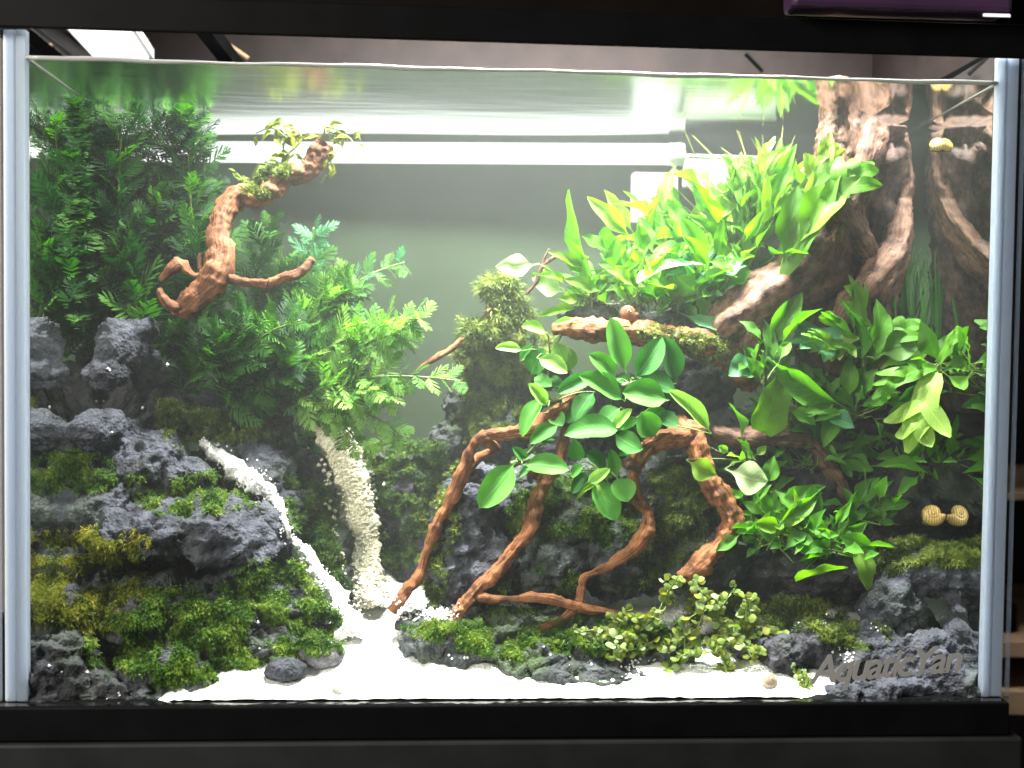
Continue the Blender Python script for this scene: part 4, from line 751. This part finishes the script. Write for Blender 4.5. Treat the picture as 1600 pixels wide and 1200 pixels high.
rosette('bushy bright plant right of the arched root', (1210, 850), .06, [('lance', 1200, 812, 1292, 760, 26, LN), ('lance', 1205, 830, 1285, 780, 24, LY), ('lance', 1180, 832, 1150, 828, 22, LN), ('lance', 1240, 880, 1298, 862, 28, LN, -.012), ('lance', 1210, 830, 1190, 760, 24, LN)], [('lance', 26, 50, 105, 15, 165, .26, [LN, LN, LY, LD]), ('lance', 8, 40, 70, -30, 210, .3, [LN, LD])])
rosette('bushy plant in front with a bright leaf lying level', (1290, 860), .055, [('blade', 1243, 908, 1324, 884, 34, LY, -.014), ('blade', 1340, 860, 1366, 920, 34, LY, -.014), ('lance', 1300, 830, 1372, 852, 30, LN, -.008), ('lance', 1300, 840, 1260, 800, 26, LN)], [('lance', 26, 50, 110, 10, 170, .26, [LN, LN, LD, LY]), ('lance', 8, 40, 80, -30, 210, .3, [LN, LD])])
rosette('lance plant beside the striped snail', (1360, 815), .07, [('lance', 1335, 802, 1376, 748, 28, LN), ('lance', 1350, 730, 1452, 733, 20, LN), ('lance', 1360, 800, 1420, 775, 22, LN), ('lance', 1440, 740, 1400, 770, 18, LD)], [('lance', 16, 40, 78, 20, 180, .22, [LN, LD, LN])])
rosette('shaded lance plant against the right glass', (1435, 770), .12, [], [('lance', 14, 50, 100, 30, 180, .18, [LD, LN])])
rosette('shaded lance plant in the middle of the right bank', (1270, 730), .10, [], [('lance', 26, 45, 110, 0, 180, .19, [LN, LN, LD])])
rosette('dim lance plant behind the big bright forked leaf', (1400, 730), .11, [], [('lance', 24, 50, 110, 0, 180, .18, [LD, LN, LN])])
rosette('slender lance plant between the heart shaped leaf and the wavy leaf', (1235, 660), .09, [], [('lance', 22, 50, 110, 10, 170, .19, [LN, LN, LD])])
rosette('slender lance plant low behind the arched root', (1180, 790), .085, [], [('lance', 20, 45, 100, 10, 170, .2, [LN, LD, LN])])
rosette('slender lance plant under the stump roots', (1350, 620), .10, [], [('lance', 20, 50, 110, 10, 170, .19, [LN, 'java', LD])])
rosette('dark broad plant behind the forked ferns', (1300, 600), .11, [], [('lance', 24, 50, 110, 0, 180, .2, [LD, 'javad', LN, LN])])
e = empty('grass_tuft', at(1430, 500, .12), 'green strap grass growing in the gap beside the stump', 'plant')
for i in range(36):
    x = random.uniform(1392, 1470); b = at(x, random.uniform(490, 540), .125+random.uniform(-.02, .015)); t = at(x+random.gauss(0, 10), random.uniform(385, 450), .12); leaf(e, 'needle', 'grass', b, t, .0026)

# -- feathery stem plants on the left
def feather(label, stems, n, l0, l1, ms, up=.35, spread=1., name='feather_plant'):
    P0 = at(*stems[0][0][:3]); e = empty(name, P0, label, 'plant', 'feathery stem plants on the left')
    for st_ in stems:
        C = catmull([tuple(at(*q)) for q in st_], 8); stem(e, [Vector(c) for c in C[::3]], .0011); n2 = int(n*2.1)
        for i in range(n2):
            n = n2
            f = (i+random.random())/n; c = Vector(C[min(int(f*(len(C)-1)), len(C)-1)]); j = min(int(f*(len(C)-1)), len(C)-2); ax = (Vector(C[j+1])-Vector(C[j])).normalized()
            a = i*2.4+random.uniform(-.4, .4); sd = ax.orthogonal().normalized(); rad = Matrix.Rotation(a, 3, ax) @ sd
            l = random.uniform(l0, l1)*.8*sc(c.y)*(1.15-.45*f); d = (rad*spread+ax*random.uniform(.3, .9)+UP*random.uniform(up-.35, up+.25)).normalized(); t = c+d*l
            t.y = min(max(t.y, .012), .2); t.z = min(t.z, WZ-.0005); t.x = max(t.x, -.297)
            leaf(e, 'frond', random.choice(ms), c, t, l*random.uniform(.75, 1.1), UP*.6-FWD*random.uniform(.1, .9)+Vector((random.gauss(0, .4), 0, 0)))
FN, FD, FLt, FB = 'fern', 'fernd', 'fernl', 'fernb'
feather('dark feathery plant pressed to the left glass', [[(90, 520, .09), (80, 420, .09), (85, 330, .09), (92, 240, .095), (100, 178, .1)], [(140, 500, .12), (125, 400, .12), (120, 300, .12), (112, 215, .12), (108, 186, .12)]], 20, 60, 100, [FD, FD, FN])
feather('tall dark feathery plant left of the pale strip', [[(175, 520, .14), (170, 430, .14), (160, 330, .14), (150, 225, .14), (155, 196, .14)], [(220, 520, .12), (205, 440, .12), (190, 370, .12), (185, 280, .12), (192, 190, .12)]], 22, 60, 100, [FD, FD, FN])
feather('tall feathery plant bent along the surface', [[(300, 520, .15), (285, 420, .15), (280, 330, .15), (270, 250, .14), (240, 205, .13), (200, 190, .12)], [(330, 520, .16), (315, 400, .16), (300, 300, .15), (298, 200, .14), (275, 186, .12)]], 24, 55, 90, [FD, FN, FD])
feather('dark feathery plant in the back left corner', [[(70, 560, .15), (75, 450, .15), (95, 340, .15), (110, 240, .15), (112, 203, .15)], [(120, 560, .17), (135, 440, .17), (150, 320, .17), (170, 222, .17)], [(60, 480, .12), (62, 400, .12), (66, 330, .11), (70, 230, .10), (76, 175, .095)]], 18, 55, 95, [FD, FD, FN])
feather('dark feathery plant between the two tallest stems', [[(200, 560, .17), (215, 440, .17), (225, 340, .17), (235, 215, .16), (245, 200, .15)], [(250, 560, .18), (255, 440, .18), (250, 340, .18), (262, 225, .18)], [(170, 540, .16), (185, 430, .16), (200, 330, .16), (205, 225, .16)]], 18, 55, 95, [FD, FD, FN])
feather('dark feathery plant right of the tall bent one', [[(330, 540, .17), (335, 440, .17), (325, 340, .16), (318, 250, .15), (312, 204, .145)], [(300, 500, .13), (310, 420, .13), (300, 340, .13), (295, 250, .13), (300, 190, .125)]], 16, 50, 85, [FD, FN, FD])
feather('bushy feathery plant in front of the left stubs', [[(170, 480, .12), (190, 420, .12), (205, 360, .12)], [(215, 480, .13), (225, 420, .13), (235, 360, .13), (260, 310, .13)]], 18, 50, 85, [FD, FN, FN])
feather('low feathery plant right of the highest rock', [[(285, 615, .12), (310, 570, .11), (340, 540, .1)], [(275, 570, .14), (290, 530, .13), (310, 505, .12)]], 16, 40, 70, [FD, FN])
feather('feathery plant standing behind the driftwood branch', [[(390, 560, .15), (395, 480, .15), (405, 410, .15), (425, 350, .15)], [(430, 560, .16), (440, 480, .16), (450, 410, .16)]], 18, 55, 95, [FN, FD, FN])
feather('bluish tipped plant right of the side branch', [[(470, 560, .16), (480, 470, .16), (485, 410, .16), (490, 355, .16)]], 20, 45, 80, [FB, FB, FN])
feather('thick green feather bush under the driftwood', [[(340, 600, .12), (370, 560, .11), (420, 520, .1), (470, 500, .1)], [(330, 580, .11), (350, 540, .1), (390, 500, .095)], [(360, 630, .13), (410, 590, .12), (460, 570, .11)]], 16, 50, 85, [FN, FD, FN])
feather('green feather bush above the gravel stream', [[(430, 610, .14), (480, 570, .13), (530, 530, .12), (560, 500, .12)], [(440, 640, .14), (490, 610, .13), (540, 580, .125)], [(420, 590, .15), (470, 520, .14), (520, 470, .14), (545, 450, .14)]], 17, 50, 90, [FN, FLt, FN])
feather('pale fronds arching right over the gap', [[(520, 540, .12), (580, 515, .11), (630, 500, .105), (660, 498, .1)], [(530, 560, .12), (590, 530, .11), (640, 520, .105)]], 15, 40, 70, [FLt, FLt, FN], .1)
feather('lowest pale fronds reaching towards the twig', [[(500, 600, .11), (570, 590, .1), (640, 588, .095), (720, 595, .09)], [(500, 610, .11), (560, 610, .1), (620, 620, .1)]], 15, 38, 66, [FLt, FLt, FN], .0)
feather('drooping pale fronds in front of the light gap', [[(500, 640, .12), (550, 640, .11), (600, 660, .11), (630, 690, .11)], [(470, 620, .12), (520, 650, .12), (570, 700, .12)]], 12, 36, 62, [FLt, FN, FLt], -.2)
feather('thin fronds trailing high into the open water', [[(520, 480, .15), (560, 440, .15), (600, 420, .15), (632, 410, .15)]], 10, 35, 60, [FN, FN, FB], .1)
feather('dim feather plant hanging beside the gravel stream', [[(400, 600, .16), (440, 640, .16), (470, 680, .155), (490, 720, .15)]], 14, 40, 70, [FN, FD], -.2)
# -- small sprigs on the driftwood tip, just under the surface
def sprig(label, paths, Y, n, l, m='olive'):
    e = empty('leafy_sprig', at(*paths[0][0], Y), label, 'plant')
    for pth in paths:
        C = catmull([tuple(at(a, b, Y+random.uniform(-.004, .004))) for a, b in pth], 6); stem(e, [Vector(c) for c in C[::2]], .0008, 'stem')
        for i in range(n):
            c = Vector(C[min(int((i+.5)/n*len(C)), len(C)-1)]); an = random.uniform(0, 6.28); L = l*sc(Y)*random.uniform(.7, 1.3); t = c+Vector((math.cos(an), random.uniform(-.4, .4), math.sin(an)*.7-.1))*L; t.z = min(t.z, WZ-.0005)
            leaf(e, 'lance', m, c, t, L*.32)
sprig('olive sprig growing from the driftwood tip to the right', [[(505, 225), (507, 205), (510, 198), (530, 203), (560, 206)], [(510, 205), (540, 212), (555, 225)], [(510, 240), (517, 255), (514, 275)]], .125, 7, 24)
sprig('olive leafy sprig rising from the moss on the branch', [[(445, 260), (443, 230), (448, 205), (430, 195)], [(445, 245), (470, 220), (465, 200)], [(440, 265), (460, 240), (475, 250)], [(447, 215), (425, 200), (400, 208)]], .128, 7, 26)
sprig('small green sprigs on the bend of the branch', [[(400, 300), (395, 275), (405, 255)], [(420, 295), (425, 270), (415, 250)], [(410, 300), (385, 285), (370, 270)]], .128, 8, 22, 'creep')
# -- creeping round leaved plants in the front
def creeper(label, stems, Y, n, l):
    e = empty('creeping_plant', at(*stems[0][0], Y), label, 'plant', 'creeping round leaved plants on the front ledge')
    n0, l0 = n, l
    stems = list(stems)+[[(a+random.gauss(0, 9), b+random.gauss(0, 8)) for a, b in q] for q in stems]
    for pth in stems:
        n, l = n0, l0
        C = catmull([tuple(at(a, b, Y+random.uniform(-.006, .004))) for a, b in pth], 6); stem(e, [Vector(c) for c in C[::2]], .0008, 'stem')
        n = int(n*2.6); l *= .62
        for i in range(n):
            c = Vector(C[min(int((i+random.random())/n*len(C)), len(C)-1)]); an = random.uniform(0, 6.28); L = l*sc(Y)*random.uniform(.7, 1.3); t = c+Vector((math.cos(an), random.uniform(-.6, .3), abs(math.sin(an))*.8-.1))*L
            leaf(e, 'round', random.choice(['creep', 'creep', 'creepp', 'olive']), c, t, L*random.uniform(.6, .85))
creeper('creeping plant with a thick pale stem at the left front', [[(1000, 985), (1025, 960), (1045, 925), (1060, 900)], [(990, 1000), (960, 990), (940, 1000)], [(1010, 1010), (1000, 980), (975, 955)]], .035, 9, 24)
creeper('creeping plant in the middle of the front ledge', [[(1060, 1010), (1090, 980), (1100, 940), (1085, 905)], [(1070, 1020), (1050, 1000), (1030, 1020)], [(1080, 1010), (1120, 1000), (1150, 985)]], .035, 10, 24)
creeper('creeping plant falling over the ledge edge', [[(1100, 1020), (1060, 1030), (1040, 1050)], [(1110, 1010), (1130, 1030), (1140, 1060)], [(1120, 1000), (1160, 1010), (1180, 1035)], [(1020, 1010), (980, 1025), (950, 1030)]], .03, 9, 22)
creeper('creeping plant at the right end of the front ledge', [[(1150, 1000), (1170, 960), (1165, 930)], [(1160, 1000), (1200, 985), (1230, 1010)], [(1150, 990), (1120, 960), (1125, 930)]], .04, 10, 23)
creeper('low creeping plant among the root tips', [[(960, 1000), (930, 985), (900, 990)], [(1000, 1000), (970, 975), (955, 960)], [(940, 1010), (900, 1015), (870, 1010)]], .04, 7, 17)
creeper('small creeping sprig at the foot of the right bush', [[(1255, 1080), (1250, 1060), (1245, 1050)], [(1250, 1078), (1262, 1066), (1262, 1056)]], .018, 7, 13)

# ------------------------------------------------------------------ snails
def shell_mat(name, base, stripe, sc_=700):
    m, nt, N, out, L = mat(name); t = N('TexCoord'); w = N('TexWave', i_Scale=sc_, i_Distortion=2.0); w.bands_direction = 'X'; L(t.outputs['Object'], w.inputs['Vector'])
    r = N('ValToRGB'); L(w.outputs[0], r.inputs[0]); r.color_ramp.elements[0].position = .2; r.color_ramp.elements[0].color = (*stripe, 1); r.color_ramp.elements[1].position = .45; r.color_ramp.elements[1].color = (*base, 1)
    b = N('BsdfPrincipled', i_Roughness=.3); L(r.outputs[0], b.inputs['Base Color']); L(b.outputs[0], out.inputs[0]); return m
def snail(label, px, py, Y, r_px, m, ax=(0, -1, .3), seed=0):
    c = at(px, py, Y); e = empty('snail', c, label, 'snail'); r = r_px*sc(Y); V = []; F = []; k = 12; n = 44; turns = 2.6
    q = Vector(ax).to_track_quat('Z', 'Y').to_matrix()
    for i in range(n+1):      # tapering coil
        t = i/n; th = -t*turns*2*math.pi; rc = r*.52*(1-t)**1.15; tr = r*.56*(1-t)**.95+r*.03; cen = Vector((rc*math.cos(th), rc*math.sin(th), r*.75*t-r*.2)); rd = Vector((math.cos(th), math.sin(th), 0))
        for j in range(k): a = 2*math.pi*j/k; V.append(tuple(q @ (cen+rd*tr*math.cos(a)+Vector((0, 0, tr*math.sin(a))))+c))
    F = [(i*k+j, i*k+(j+1) % k, (i+1)*k+(j+1) % k, (i+1)*k+j) for i in range(n) for j in range(k)]+[tuple(n*k+j for j in range(k)), tuple(reversed(range(k)))]
    link('shell', mesh_np('shell', V, F), m, e)
    bm = bmesh.new(); bmesh.ops.create_icosphere(bm, subdivisions=2, radius=1, matrix=Matrix.Translation(c+Vector((0, .2*r, -.75*r))) @ Matrix.Diagonal((r*.8, r*.5, r*.32, 1))); me = bpy.data.meshes.new('foot'); bm.to_mesh(me); bm.free(); link('foot', me, K['rhizome'], e)
sy = shell_mat('yellow_shell', (.62, .42, .14), (.30, .19, .06), 200); sb = shell_mat('brown_shell', (.2, .085, .04), (.12, .045, .02), 300); sg = shell_mat('tan_shell', (.42, .32, .2), (.2, .17, .13), 300); sw = shell_mat('grey_shell', (.3, .3, .27), (.06, .06, .05), 400)
snail('yellow striped snail on the right glass above the hollowed rock', 1457, 803, .066, 19, sy, (-.3, -.9, .35))
snail('yellow orange snail on top of the stump beside the right glass', 1464, 224, .09, 13, sy, (-.5, -.5, .7))
snail('round brown snail sitting on the horizontal orange wood', 982, 489, .08, 16, sb, (.2, -1, .2))
snail('tan snail on the white sand at the front glass right', 1203, 1062, .012, 15, sg, (.5, -.8, .4))
snail('tiny grey striped snail on the white sand at the front glass', 526, 1080, .008, 10, sw, (-.4, -.8, .4))
